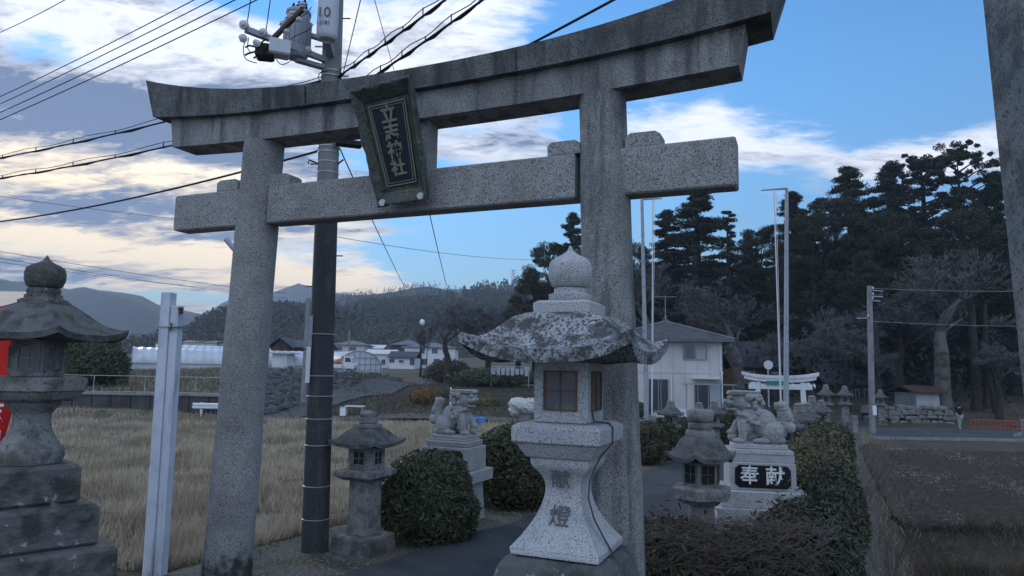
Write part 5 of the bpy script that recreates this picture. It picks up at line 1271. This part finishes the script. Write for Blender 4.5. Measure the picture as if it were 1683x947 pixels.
# small white torii farther along the path
def small_torii():
    Y = 36; a, b = at(1222, 615, Y), at(1342, 613, Y); c = (a + b) / 2; zb = g1(c.x, Y); rz = math.radians(-4)
    e = empty('torii_gate', (c.x, Y, zb), rz, 'small white torii far down the path below the trees', 'torii gate'); w = (b.x - a.x)
    zt = at(1282, 617, Y).z - zb; z2 = at(1282, 629, Y).z - zb; n0 = at(1282, 640, Y).z - zb; n1 = at(1282, 631, Y).z - zb
    pw = 1.10
    for s in (-1, 1):
        MB().tube([(s * (pw + .12), 0, -.1), (s * pw, 0, z2 + .02)], [.15, .12], 14).build('pillar', PILGR, e, smooth=50)
        MB().box((s * (pw + .26), 0, n1 + .04), (.2, .12, .08)).build('wedge', PILGR, e)
    MB().box((0, 0, (n0 + n1) / 2), (w * .84, .14, n1 - n0)).build('tie_beam', PILGR, e)
    for nm, zlo, zhi, hw, yy in (('lower_lintel', z2 + .01, z2 + .20, .47, .12), ('top_lintel', z2 + .203, z2 + .36, .5, .17)):
        mb = MB(); vs = []; fs = []; N = 20
        for k in range(N + 1):
            t = -1 + 2 * k / N; u = .16 * abs(t) ** 2.5; 
            vs += [(t * w * hw, -yy, zlo + u), (t * w * hw, yy, zlo + u), (t * w * hw * 1.02, yy, zhi + u * 1.1), (t * w * hw * 1.02, -yy, zhi + u * 1.1)]
        for k in range(N):
            for i in range(4): fs.append((4 * k + i, 4 * k + (i + 1) % 4, 4 * k + 4 + (i + 1) % 4, 4 * k + 4 + i))
        mb.add(vs, fs + [(3, 2, 1, 0), tuple(4 * N + i for i in range(4))]).build(nm, PILGR, e)
    MB().box((-.25, -.12, (z2 + n1) / 2 + .02), (1.0, .05, .20)).build('name_plaque', mat('green_board', (.03, .22, .20), .6), e)
    mb = MB()
    for x in (.55, 1.35, 1.6): mb.add([(x, -.1, z2), (x + .08, -.1, z2 - .1), (x, -.1, z2 - .12), (x + .1, -.1, z2 - .28), (x + .12, -.09, z2 - .1), (x + .05, -.09, z2)], [(0, 1, 2), (2, 1, 3), (3, 4, 5)])
    mb.build('paper_streamer', WHT, e)
small_torii()
def simple_house(px0, px1, Y, ybase, yeave, ytop, label, wall, roof, d=6, wins=(), kind='gable', rz=0.0, cat='house', name='house', doorw=0, group=None):
    a, b = at(px0, ybase, Y), at(px1, ybase, Y); w = b.x - a.x; zb = min(a.z, b.z); c = ((a.x + b.x) / 2, Y + d / 2, zb)
    e = empty(name, c, rz, label, cat, group); he = at(px0, yeave, Y).z - zb; ht = at((px0 + px1) / 2, ytop, Y).z - zb
    MB().box((0, 0, he / 2 - .5), (w, d, he + 1)).build('wall', wall, e)
    if kind == 'gable': gable_roof(MB(), w, d, he - .02, ht).build('roof', roof, e)
    elif kind == 'hip': hip_roof(MB(), w, d, he, ht, max(0, w - d), .45).build('roof', roof, e)
    elif kind == 'front':   # gable facing the viewer
        r = gable_roof(MB(), d, w, he - .02, ht); r.v = [(y, x, z) for x, y, z in r.v]; r.build('roof', roof, e)
        MB().add([(-w / 2, -d / 2, he), (w / 2, -d / 2, he), (0, -d / 2, ht - .05), (-w / 2, d / 2, he), (w / 2, d / 2, he), (0, d / 2, ht - .05)], [(0, 1, 2), (5, 4, 3), (0, 3, 4, 1), (1, 4, 5, 2), (2, 5, 3, 0)]).build('gable_wall', wall, e)
    for wx0, wx1, wy0, wy1 in wins:
        A_, B_ = at(wx0, wy0, Y), at(wx1, wy1, Y); win(e, ((A_.x + B_.x) / 2 - c[0], -d / 2, (A_.z + B_.z) / 2 - zb), B_.x - A_.x, A_.z - B_.z)
    return e
simple_house(664, 747, 140, 602, 571, 562, 'pale blue white two storey house with square dark windows in the village', WALLW, TILE, 9, [(690, 698, 573, 581), (710, 719, 573, 581), (693, 702, 590, 600), (713, 722, 590, 600), (728, 737, 588, 592), (728, 736, 572, 580)], 'hip')
simple_house(600, 645, 132, 602, 582, 575, 'long low white house left of the two storey one, pale pink metal roof', WALLW, METR, 8, [(614, 622, 591, 599), (627, 633, 591, 599)], 'gable')
simple_house(640, 681, 128, 603, 588, 578, 'low white house with dark tile roof between the other two white houses', WALLW, TILED, 7, [(640, 648, 590, 596), (656, 663, 592, 596), (674, 681, 590, 600)], 'gable')
simple_house(645, 690, 170, 573, 567, 557, 'brown house with grey hipped roof above and behind the white houses', WALLB, TILE, 8, [(660, 675, 569, 573)], 'hip')
simple_house(546, 598, 150, 600, 567, 558, 'grey two storey house behind the front greenhouse', WALLC, TILE, 9, [(552, 562, 570, 576), (575, 585, 570, 576)], 'hip')
simple_house(600, 628, 175, 590, 573, 567, 'small house with bright roof peeping behind the low white houses', WALLC, METR, 7, [], 'gable')
simple_house(443, 474, 72, 612, 572, 556, 'brown boarded house with front gable behind the left torii pillar', WALLB, TILED, 7, [(487, 500, 582, 592)], 'front')
simple_house(474, 523, 73, 612, 572, 560, 'brown boarded wing with white framed window left of the utility pole', WALLB, TILED, 6, [(488, 503, 582, 593)], 'gable')
simple_house(446, 470, 66, 612, 581, 580.5, 'white storage cabin in front of the brown boarded house', WALLW, METR, 2.4, [], 'hip', name='storage_cabin', cat='cabin')
simple_house(-220, -8, 42, 600, 503, 470, 'old house with grey tiled roof behind the left lantern finial', WALLB, TILE, 8, [(-20, 0, 540, 560)], 'gable')
simple_house(300, 355, 260, 570, 563, 560, 'distant roof above the long greenhouse', WALLC, TILE, 9, [], 'gable')
simple_house(1208, 1292, 58, 640, 604, 562, 'shrine hall with long dark tiled roof behind the small white torii', WALLB, TILED, 7, [(1222, 1240, 610, 630), (1262, 1284, 612, 632)], 'gable', name='shrine_hall', cat='shrine hall')
simple_house(1362, 1445, 60, 668, 632, 600, 'shrine building under the trees left of the concrete pole', WALLB, TILED, 7, [(1400, 1412, 640, 655), (1420, 1434, 640, 655)], 'gable', name='shrine_hall', cat='shrine hall')
sh_ = simple_house(1507, 1545, 53, 676, 646, 637, 'small white shed with brown sloping roof beside the big bare tree', SHEDW, WALLB, 3, [], 'gable', name='shed', cat='shed')
# greenhouses
def greenhouse(c, rz, Lg, w, h, label, side=.35):
    e = empty('greenhouse', c, rz, label, 'greenhouse'); n = 18
    def prof(k):
        t = PI * k / n; return (-w / 2 * math.cos(t), h * (side + (1 - side) * math.sin(t) ** .9) if 0 < k < n else h * side)
    pr = [(-w / 2, 0)] + [prof(k) for k in range(n + 1)] + [(w / 2, 0)]
    mb = MB(); N = int(Lg / .7); vs = []; fs = []; m_ = len(pr)
    for j in range(N * 2 + 1):
        x = Lg * j / (N * 2); bump_ = .0 if j % 2 == 0 else -.06
        vs += [(x, a * (1 + bump_ / w * 2), b + bump_ * (b > h * side)) for a, b in pr]
    for j in range(N * 2):
        for k in range(m_ - 1): fs.append((j * m_ + k, j * m_ + k + 1, (j + 1) * m_ + k + 1, (j + 1) * m_ + k))
    fs.append(tuple(range(m_))); fs.append(tuple(N * 2 * m_ + k for k in range(m_ - 1, -1, -1)))
    mb.add(vs, fs).build('film_cover', VINYL, e)
    fr = MB()
    for k in range(9):
        y_ = -w / 2 + w * k / 8; t = math.acos(max(-1, min(1, -y_ / (w / 2)))); top = h * (side + (1 - side) * math.sin(t) ** .9)
        for x in (-.04, Lg + .04): fr.bar((x, y_, 0), (x, y_, top), .05)
    for z in (h * .3, h * .52, h * .75):
        for x in (-.05, Lg + .05):
            ww = w / 2 if z < h * side else w / 2 * math.sqrt(max(0, 1 - ((z / h - side) / (1 - side)) ** 2)); fr.bar((x, -ww, z), (x, ww, z), .05)
    for x in (-.045, Lg + .045): fr.tube([(x, a, b) for a, b in pr], .05, 5)
    fr.bar((0, -w / 2 - .03, h * side), (Lg, -w / 2 - .03, h * side), .06); fr.bar((0, -w / 2 - .03, h * .1), (Lg, -w / 2 - .03, h * .1), .06)
    fr.build('frame', ALU, e)
    return e
a_ = at(192, 611, 62); b_ = at(450, 611, 68); dd = (b_ - a_).xy; zz_ = a_.z
greenhouse((a_.x, a_.y + 2.5, zz_), math.atan2(dd.y, dd.x), dd.length + 3, 5, at(250, 570, 64).z - zz_, 'long white vinyl greenhouse left of the torii pillar')
greenhouse((a_.x - 1, a_.y + 8.5, zz_ + .25), math.atan2(dd.y, dd.x), dd.length + 3, 5, at(250, 569, 64).z - zz_ + .1, 'second long greenhouse behind the first, only its ridge showing')
a_ = at(590, 622, 78); hg = at(590, 577, 78).z - a_.z; wg = 72 / F * 78
greenhouse((a_.x, 78, a_.z), math.radians(118), 20, wg, hg, 'front greenhouse with glazed round gable facing the truck')
# kei truck
def truck():
    Y = 66; c = at(553, 616, Y); e = empty('light_truck', c, 0, 'small white farm truck with an orange load beside the greenhouse gable', 'truck')
    k = .95
    MB().box((.2 * k, 0, .55), (3.3 * k, 1.4, .16), bev=.02).build('chassis', ALU, e)
    mb = MB(); pr = [(.75, .6), (1.75, .6), (1.80, .95), (1.62, 1.15), (1.38, 1.72), (.78, 1.75)]
    mb.add([(x, -.7, z) for x, z in pr] + [(x, .7, z) for x, z in pr], [tuple(range(6)), tuple(range(11, 5, -1))] + [(i, i + 6, (i + 1) % 6 + 6, (i + 1) % 6) for i in range(6)]); cb = mb.build('cab', WALLW, e)
    for s in (-1, 1): MB().add([(.9, s * .705, 1.2), (1.5, s * .705, 1.18), (1.34, s * .705, 1.6), (.92, s * .705, 1.62)], [(0, 1, 2, 3)]).build('window', GLASS, cb)
    MB().add([(1.64, -.6, 1.18), (1.64, .6, 1.18), (1.42, .56, 1.62), (1.42, -.56, 1.62)], [(0, 1, 2, 3)]).build('windscreen', GLASS, cb)
    mb = MB(); mb.box((-.45, -.68, .82), (2.2, .05, .34)); mb.box((-.45, .68, .82), (2.2, .05, .34)); mb.box((-1.53, 0, .82), (.05, 1.36, .34)); mb.box((.63, 0, .95), (.05, 1.36, .6)); mb.box((-.45, 0, .66), (2.2, 1.3, .04)); mb.build('cargo_bed', WALLW, e)
    for x in (-.85, 1.25):
        for s in (-1, 1):
            wl = MB().tube([(x, s * .72, .28), (x, s * .56, .28)], .28, 18).build('wheel', BLACKW, e, smooth=40); MB().tube([(x, s * .735, .28), (x, s * .70, .28)], .14, 12).build('rim', STEEL, wl)
    for s in (-1, 1): MB().box((1.80, s * .5, .80), (.04, .22, .14)).build('headlight', CERAM, e)
    mb = MB(); r = random.Random(2)
    for k in range(30): mb.ell((r.uniform(-1.4, .5), r.uniform(-.5, .5), r.uniform(.85, 1.25)), (.25, .2, .18), 7, 5)
    o = mb.build('orange_cargo', ORNG, None, smooth=50); o.location = c; tag(o, 'heap of orange goods on the bed of the small farm truck', 'cargo')
truck()

# ------------------------------------------------------------------ walls, fences, rails
def wall_thing(name, label, cat, a, b, th, zb, zt, m, n=14, joint=None):
    a, b = Vector(a), Vector(b); d = (b - a); L = d.length; e = empty(name, (a.x, a.y, 0), math.atan2(d.y, d.x), label, cat)
    mb = MB(); mb.box((L / 2, 0, (zb + zt) / 2), (L, th, zt - zb)); mb.build('wall', m, e); MB().box((L / 2, -.02, zt + .05), (L, th + .10, .10)).build('coping', CONC, e)
    mb = MB()
    for k in range(1, n): mb.box((L * k / n, -th / 2, (zb + zt) / 2), (.05, .03, zt - zb - .02))
    mb.build('joints', DARK, e); return e
A_ = at(-420, 650, 34.0); B_ = at(410, 650, 34.0)
wall_thing('retaining_wall', 'long dark concrete retaining wall at the back of the straw field', 'wall', (A_.x, 34.0, 0), (B_.x, 34.0, 0), .35, -.7, at(150, 648, 34).z, CONCD, 26)
A_ = at(758, 640, 62); B_ = at(1010, 640, 62)
wall_thing('retaining_wall', 'dark low retaining wall above the garden behind the left lion', 'wall', (A_.x, 62, 0), (B_.x, 62, 0), .4, at(800, 656, 62).z - .4, at(800, 633, 62).z, CONCD, 12)
def pipe_fence(a, b, z0, z1, label, post=2.0, rails=2, m=STEEL, name='pipe_fence'):
    a, b = Vector(a), Vector(b); d = b - a; L = d.length; e = empty(name, (a.x, a.y, 0), math.atan2(d.y, d.x), label, 'fence'); n = int(L / post)
    for k in range(n + 1): MB().tube([(L * k / n, 0, z0 - .3), (L * k / n, 0, z1)], .018, 6).build('post', m, e)
    for k in range(rails): z = z0 + (z1 - z0) * (k / (rails - 1)); MB().tube([(0, 0, z), (L, 0, z)], .016, 6).build('rail', m, e)
    return e
A_ = at(-100, 650, 34.2); B_ = at(405, 650, 34.2)
pipe_fence((A_.x, 34.2, 0), (B_.x, 34.2, 0), at(150, 643, 34.2).z, at(150, 617, 34.2).z, 'thin galvanised pipe fence on top of the retaining wall', 2.2)
A_ = at(430, 610, 54); B_ = at(628, 618, 60)
pipe_fence(A_, B_, at(520, 609, 55).z - .0, at(520, 601, 55).z, 'pale low rail fence running in front of the truck', 1.5, 2, PALEP)
def guardrail():
    Y = 33.2; a, b = at(318, 667, Y), at(420, 667, Y); e = empty('guardrail', ((a.x + b.x) / 2, Y, g1(a.x, Y)), .05, 'short white guard rail at the field corner left of the torii pillar', 'guard rail'); zc = a.z - g1(a.x, Y)
    L = b.x - a.x; mb = MB(); pf = [(0, .14), (-.05, .10), (-.05, .03), (0, 0), (-.05, -.03), (-.05, -.10), (0, -.14), (.02, -.14), (.02, .14)]
    mb.add([(-L / 2, y, z + zc) for y, z in pf] + [(L / 2, y, z + zc) for y, z in pf], [tuple(range(9)), tuple(range(17, 8, -1))] + [(i, i + 9, (i + 1) % 9 + 9, (i + 1) % 9) for i in range(9)]).build('beam', WALLW, e)
    for x in (-L * .37, L * .1, L * .45): MB().tube([(x, .06, -.4), (x, .06, zc + .16)], .06, 8).build('post', WALLW, e)
guardrail()
# dry stone wall under the trees: stones are individual faces of one wall
def stone_wall():
    A_, B_ = at(1422, 690, 51), at(1562, 690, 50.5); e = empty('stone_wall', (A_.x, 51, g1(A_.x, 51)), 0, 'rough fieldstone wall under the trees behind the far concrete pole', 'stone wall'); L = B_.x - A_.x; H_ = at(1490, 673, 51).z - g1(A_.x, 51)
    r = random.Random(5); mb = MB(); z = -.2
    while z < H_:
        h = r.uniform(.28, .45); x = r.uniform(-.3, 0)
        while x < L:
            w = r.uniform(.3, .95); hh = h * r.uniform(.8, 1.35); mb.box((x + w / 2, r.uniform(-.05, .05), z + h / 2 + r.uniform(-.06, .06)), (w * .95, .55, hh * .95), rz=r.uniform(-.08, .08), top=(r.uniform(.7, 1), 1), bev=.07); x += w
        z += h
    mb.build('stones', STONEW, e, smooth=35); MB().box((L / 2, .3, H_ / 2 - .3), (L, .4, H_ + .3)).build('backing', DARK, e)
stone_wall()
def red_fence():
    a, b = at(1596, 700, 47.5), at(1700, 703, 46.5); z0 = g1(a.x, 47.5); e = empty('red_fence', (a.x, 47.5, z0), math.atan2(b.y - a.y, b.x - a.x), 'low vermilion picket fence by the roadside at right', 'fence'); L = (b - a).xy.length
    zt = at(1640, 691, 47).z - z0
    for z in (zt, zt * .25): MB().box((L / 2, 0, z), (L, .07, .08)).build('rail', REDP, e)
    n = 15
    for k in range(n + 1): MB().box((L * k / n, -.003, zt * .55), (.045, .06, zt * 1.0)).build('picket', REDP, e)
red_fence()
# rubble slope under the farm yard
def rubble():
    bot = [at(395, 690, 34.8), at(430, 684, 36), at(478, 671, 39), at(520, 660, 44), at(580, 648, 50), at(620, 639, 57), at(655, 631, 66)]
    top = [at(380, 612, 47), at(430, 612, 49.5), at(478, 612, 52), at(520, 612, 55), at(580, 614, 60), at(620, 617, 66), at(660, 624, 74)]
    vs = []; N = 120; K = 22; r = np.random.default_rng(3)
    for j in range(N + 1):
        s = j / N * (len(bot) - 1); i = min(int(s), len(bot) - 2); f = s - i; A_ = bot[i].lerp(bot[i + 1], f); B_ = top[i].lerp(top[i + 1], f)
        for k in range(K + 1): t = k / K; v = A_.lerp(B_, t); vs.append((v.x + r.normal() * .05, v.y + r.normal() * .05, v.z + .05 + r.normal() * .07))
    ii = (np.arange(N)[:, None] * (K + 1) + np.arange(K)[None, :]).ravel()
    tag(npmesh('slope', vs, np.stack([ii, ii + K + 1, ii + K + 2, ii + 1], 1), ROCKD), None, None, None, 'structure')
    mb = MB(); rr = random.Random(6)
    for k in range(1500):
        v = Vector(vs[rr.randrange(len(vs))]); q = rr.uniform(.12, .34); mb.ell(v, (q, q * rr.uniform(.5, .9), q * rr.uniform(.4, .8)), 6, 4, Matrix.Rotation(rr.uniform(0, 3), 3, 'Z'))
    tag(mb.build('rubble_stones', ROCKD), 'dark rubble stones covering the slope below the truck', 'rubble', None, 'stuff')
rubble()

# ------------------------------------------------------------------ flagpoles, far poles, small things
def flagpole(px_t, py_t, px_b, Y, arm, label, ropex):
    t = at(px_t, py_t, Y); b = at(px_b, 700, Y); zb = g1(b.x, Y); e = empty('flagpole', (b.x, Y, zb), 0, label, 'flagpole', 'steel flagpoles'); T = t - e.location
    MB().tube([(0, 0, -.2), tuple(T * .5), tuple(T)], [.085, .065, .05], 12).build('pole', GREYP, e, smooth=50)
    A_ = at(arm[0], arm[1], Y) - e.location; MB().tube([tuple(T), tuple(A_)], [.035, .02], 8).build('arm', GREYP, e)
    R0 = at(ropex[0], ropex[1], Y) - e.location; R1 = Vector((0 - .12 * (1 if arm[0] < px_t else -1), -.05, 1.0))
    MB().tube([tuple(R0), tuple(R1)], .018, 5).build('rope', WHITEM, e); mb = MB().tube([tuple(R0 + Vector((.06, 0, 0))), tuple(R1 + Vector((.02, 0, 0)))], .008, 5).build('rope', WHITEM, e)
    for s in (-1, 1): MB().box((s * .17, 0, .45), (.13, .22, 1.1), bev=.01).build('stone_support', WEATH, e)
flagpole(1055, 328, 1064, 22, (1088, 326), 'left flagpole standing close to the right torii pillar', (1073, 328))
flagpole(1293, 310, 1290, 20, (1251, 313), 'right flagpole rising over the right guardian lion', (1272, 314))
def far_pole(px, Y, top, w, label, arms=True, m=CONC, lean=0, base=None):
    p = onG(px, Y); 
    if base: p = at(px, base, Y)
    h = at(px + lean, top, Y) - p; r = w / 2 / F * Y; e = empty('utility_pole', p, 0, label, 'utility pole')
    MB().tube([(0, 0, -.3), (h.x, 0, h.z)], [r * 1.15, r * .85], 12).build('pole', m, e, smooth=50)
    if arms:
        for f, s in ((.97, .5), (.93, .5), (.90, .4), (.78, -.5)):
            MB().bar((h.x * f + .1 * s, 0, h.z * f), (h.x * f + s * 1.6 * r * 6, 0, h.z * f - .03), .05).build('cross_arm', STEEL, e)
            MB().ell((h.x * f + .3 * s, -.1, h.z * f + .12), (.06, .06, .09), 8, 6).build('insulator', CERAM, e)
        MB().box((h.x * .15 + .05, -r * 1.25, h.z * .16), (.22, .03, .55)).build('sign_plate', WHT, e)
    return e
far_pole(1431, 38.9 + 2.2, 470, 9, 'weathered concrete pole by the right road in front of the shrine wood', lean=-2)
fp = far_pole(499, 40, 490, 8.5, 'slender grey pole left of the near utility pole', False, base=652, lean=8); fp2 = far_pole(514, 41, 555, 4, 'thin pale pole touching the left side of the near utility pole', False, base=640, lean=3)
far_pole(574, 135, 543, 3, 'tiny pole with cross bar above the front greenhouse', False, base=600)
MB_ = MB(); q = at(467, 489, 60); MB_.bar(at(450, 489, 60), at(484, 487, 60), .06); MB_.bar(at(482, 482, 60), at(482, 494, 60), .06); o = MB_.build('pole_bracket', STEEL); tag(o, 'small horizontal steel bracket seen right of the left torii pillar', 'bracket')
# round mirror, street lamp, pylon
e = empty('traffic_mirror', onG(1263, 44), 0, 'round road mirror on a post above the small white torii', 'mirror'); z = at(1263, 600, 44).z - e.location.z
MB().tube([(0, 0, 0), (0, 0, z)], .05, 8).build('post', STEEL, e); MB().tube([(0, -.05, z), (0, -.12, z)], .28, 20).build('mirror', CERAM, e); 
e = empty('street_lamp', onG(700, 60), 0, 'white round lamp on a thin post before the wooded hill', 'street lamp'); z = at(690, 530, 60).z - e.location.z
MB().tube([(0, 0, 0), (0, 0, z + .3), (-.4, 0, z + .2)], .04, 8).build('post', TWIG, e); MB().ell((-.5, 0, z), (.22, .22, .28), 12, 8).build('lamp_shade', WHT, e, smooth=60)
def pylon():
    Y = 500; b = at(843, 470, Y); t = at(844, 443, Y); e = empty('transmission_tower', b - Vector((0, 0, 4)), 0, 'tiny lattice tower on the wooded ridge left of the cedars', 'tower'); h = t.z - b.z + 4; mb = MB()
    c = lambda z, s: [(s * (1 - z / h * .85) * a, s * (1 - z / h * .85) * b_, z) for a, b_ in ((-1, -1), (1, -1), (1, 1), (-1, 1))]
    zs = [h * k / 6 for k in range(7)]; R_ = [c(z, 1.9) for z in zs]
    for k in range(6):
        for i in range(4): mb.bar(R_[k][i], R_[k + 1][i], .25); mb.bar(R_[k][i], R_[k + 1][(i + 1) % 4], .15)
    for f in (.7, .83, .95): mb.bar((-2.6, 0, h * f), (2.6, 0, h * f), .25)
    mb.build('lattice', ALU, e)
pylon()
# laundry, bins, bench, white stake and rock in the garden
e = empty('laundry_rack', at(838, 632, 60) - Vector((0, 0, .2)), 0, 'rack of white and blue laundry left of the nearest lantern', 'laundry'); mb = MB(); mb.bar((-1.6, 0, 1.7), (1.6, 0, 1.7), .05)
for s in (-1.6, 1.6): mb.bar((s, 0, 0), (s, 0, 1.7), .05)
mb.build('rack', STEEL, e); r = random.Random(3)
for k in range(8): mb = MB(); x = -1.4 + k * .4; mb.box((x, 0, 1.65 - .35), (.28, .04, r.uniform(.5, .8)), top=(1.2, 1)); mb.build('garment', CURT if k % 3 else GREYP, e)
for k, (px, nm, lb) in enumerate([(781, 'left', 'smaller blue plastic drum right of the left lion'), (792, 'right', 'larger blue plastic drum with pale lid right of the left lion')]):
    Y = 33; b = at(px, 690, Y); hh = (690 - (681 if k == 0 else 680)) / F * Y; o = MB().lathe([(0, .12 + .03 * k), (.05, .14 + .03 * k), (hh * .5, .15 + .03 * k), (hh, .14 + .03 * k), (hh + .03, .10)], 14).build('plastic_drum', BLUEP, smooth=40); o.location = (b.x, Y, g1(b.x, Y) + .05); o.scale = (1, 1, 1.2); tag(o, lb, 'drum')
o = MB().tube([(0, 0, -.3), (0, 0, at(741, 637, 34).z - g1(at(741, 690, 34).x, 34))], .035, 8).build('marker_stake', WHT); o.location = onG(741, 34); tag(o, 'thin white stake behind the tail of the left lion', 'stake')
e = empty('work_bench', onG(585, 35.2), 0, 'pale topped work bench at the far edge of the straw field', 'bench'); MB().box((0, 0, .50), (.95, .5, .05)).build('table_top', METR, e)
for sx in (-.4, .4):
    for sy in (-.2, .2): MB().box((sx, sy, .24), (.05, .05, .48)).build('leg', ALU, e)
e = empty('water_tank', onG(566, 35.0), 0, 'small white crate beside the pale work bench', 'crate'); MB().box((0, 0, .24), (.28, .28, .46), bev=.02).build('crate', WHT, e); MB().box((0, 0, .49), (.30, .30, .03)).build('lid', PALEP, e)
p = at(858, 668, 14.5); o = MB().ell((0, 0, 0), (.30, .22, .16), 12, 8, Matrix.Rotation(.3, 3, 'Y')).ell((-.12, 0, -.08), (.16, .16, .14), 10, 6).ell((.16, 0, .05), (.16, .14, .12), 10, 6).build('ornamental_rock', WALLC, smooth=80)
e = empty('garden_stone', (p.x, 14.5, g1(p.x, 14.5)), 0, 'jagged pale stone on a plinth left of the nearest lantern fire box', 'stone ornament'); o.parent = e; o.location = (0, 0, p.z - e.location.z); dm = o.modifiers.new('sub', 'SUBSURF'); dm.levels = dm.render_levels = 2
dm = o.modifiers.new('rough', 'DISPLACE'); dm.texture = bpy.data.textures['chisel']; dm.strength = .10; o.name = 'rock'
MB().box((.05, 0, (p.z - e.location.z - .12) / 2), (.22, .2, p.z - e.location.z - .12)).build('plinth', WEATH, e)
o = MB().box((0, 0, .5), (.28, .28, 1.3), bev=.02).build('stone_bollard', WEATH); o.location = onG(1681, 38.6); tag(o, 'stone bollard at the roadside by the red fence', 'bollard')
o = MB().box((0, 0, .5), (.32, .25, 1.15), bev=.02).build('stone_marker', WEATH); o.location = onG(1402, 40.5); tag(o, 'short square stone marker left of the far concrete pole', 'stone marker')
for k, (px, h, lb) in enumerate([(1052, 1.15, 'left square stone post at the flagpole foot'), (1071, 1.3, 'right square stone post at the flagpole foot')]):
    o = MB().box((0, 0, h / 2 - .1), (.22, .22, h + .2), bev=.015, top=(.9, .9)).build('stone_post', WEATH); o.location = onG(px, 20.8); tag(o, lb, 'stone post')

# ------------------------------------------------------------------ the walker far off by the wood
def person():
    Y = 46.0; p = at(1578, 706, Y); e = empty('person', (p.x, Y, g1(p.x, Y) + .07), math.radians(15), 'distant walker in a dark coat and pale trousers on the far road', 'person')
    J = {'pel': (0, 0, .82), 'chest': (0, 0, 1.18), 'neck': (0, -.01, 1.34), 'head': (0, -.03, 1.46), 'crown': (0, -.02, 1.56), 'sl': (-.17, 0, 1.29), 'sr': (.17, 0, 1.29), 'el': (-.23, .02, 1.02), 'er': (.23, .02, 1.02), 'hl': (-.21, -.10, .80), 'hr': (.21, -.10, .80),
         'pl': (-.09, 0, .78), 'pr': (.09, 0, .78), 'kl': (-.10, -.06, .44), 'kr': (.10, .04, .44), 'al': (-.10, -.04, .07), 'ar': (.10, .12, .08), 'tl': (-.11, -.17, .03), 'tr': (.11, 0, .03)}
    R_ = dict(pel=.13, chest=.15, neck=.055, head=.085, crown=.06, sl=.07, sr=.07, el=.05, er=.05, hl=.035, hr=.035, pl=.09, pr=.09, kl=.06, kr=.06, al=.04, ar=.04, tl=.035, tr=.035)
    E_ = [('pel', 'chest'), ('chest', 'neck'), ('neck', 'head'), ('head', 'crown'), ('chest', 'sl'), ('chest', 'sr'), ('sl', 'el'), ('sr', 'er'), ('el', 'hl'), ('er', 'hr'), ('pel', 'pl'), ('pel', 'pr'), ('pl', 'kl'), ('pr', 'kr'), ('kl', 'al'), ('kr', 'ar'), ('al', 'tl'), ('ar', 'tr')]
    def skin(names, name, m, grow=0.0, edges=None, clipz=None):
        ks = names; ix = {k: i for i, k in enumerate(ks)}; me = bpy.data.meshes.new(name); me.from_pydata([J[k] for k in ks], [(ix[a], ix[b]) for a, b in E_ if a in ix and b in ix], []); me.materials.append(m)
        o = bpy.data.objects.new(name, me); COL.objects.link(o); o.parent = e
        sm = o.modifiers.new('skin', 'SKIN'); 
        for i, k in enumerate(ks): me.skin_vertices[0].data[i].radius = (R_[k] + grow,) * 2
        me.skin_vertices[0].data[0].use_root = True; s2 = o.modifiers.new('sub', 'SUBSURF'); s2.levels = s2.render_levels = 1; return o
    skin(list(J), 'body', SKIN); skin(['pel', 'chest', 'neck', 'sl', 'sr', 'el', 'er'], 'coat', CLOTHD, .025); skin(['pel', 'pl', 'pr', 'kl', 'kr', 'al', 'ar'], 'trousers', CLOTHW, .014)
    MB().ell((0, .0, 1.50), (.10, .11, .10), 10, 8).build('hair', CLOTHD, e)
person()

# ------------------------------------------------------------------ air
hz_ = bpy.data.meshes.new('haze'); hm = bpy.data.materials.new('haze'); hm.use_nodes = True; hn = hm.node_tree; hn.nodes.clear()
ho = hn.nodes.new('ShaderNodeOutputMaterial'); hv = hn.nodes.new('ShaderNodeVolumePrincipled'); hv.inputs['Color'].default_value = (.72, .84, 1, 1); hv.inputs['Density'].default_value = HAZE = 4.2e-4; hn.links.new(hv.outputs[0], ho.inputs['Volume'])
hb_ = MB().box((0, 800, 118), (9000, 4400, 262)); ho_ = hb_.build('haze', hm); tag(ho_, 'pale blue air in front of the far mountains', 'haze', None, 'stuff')
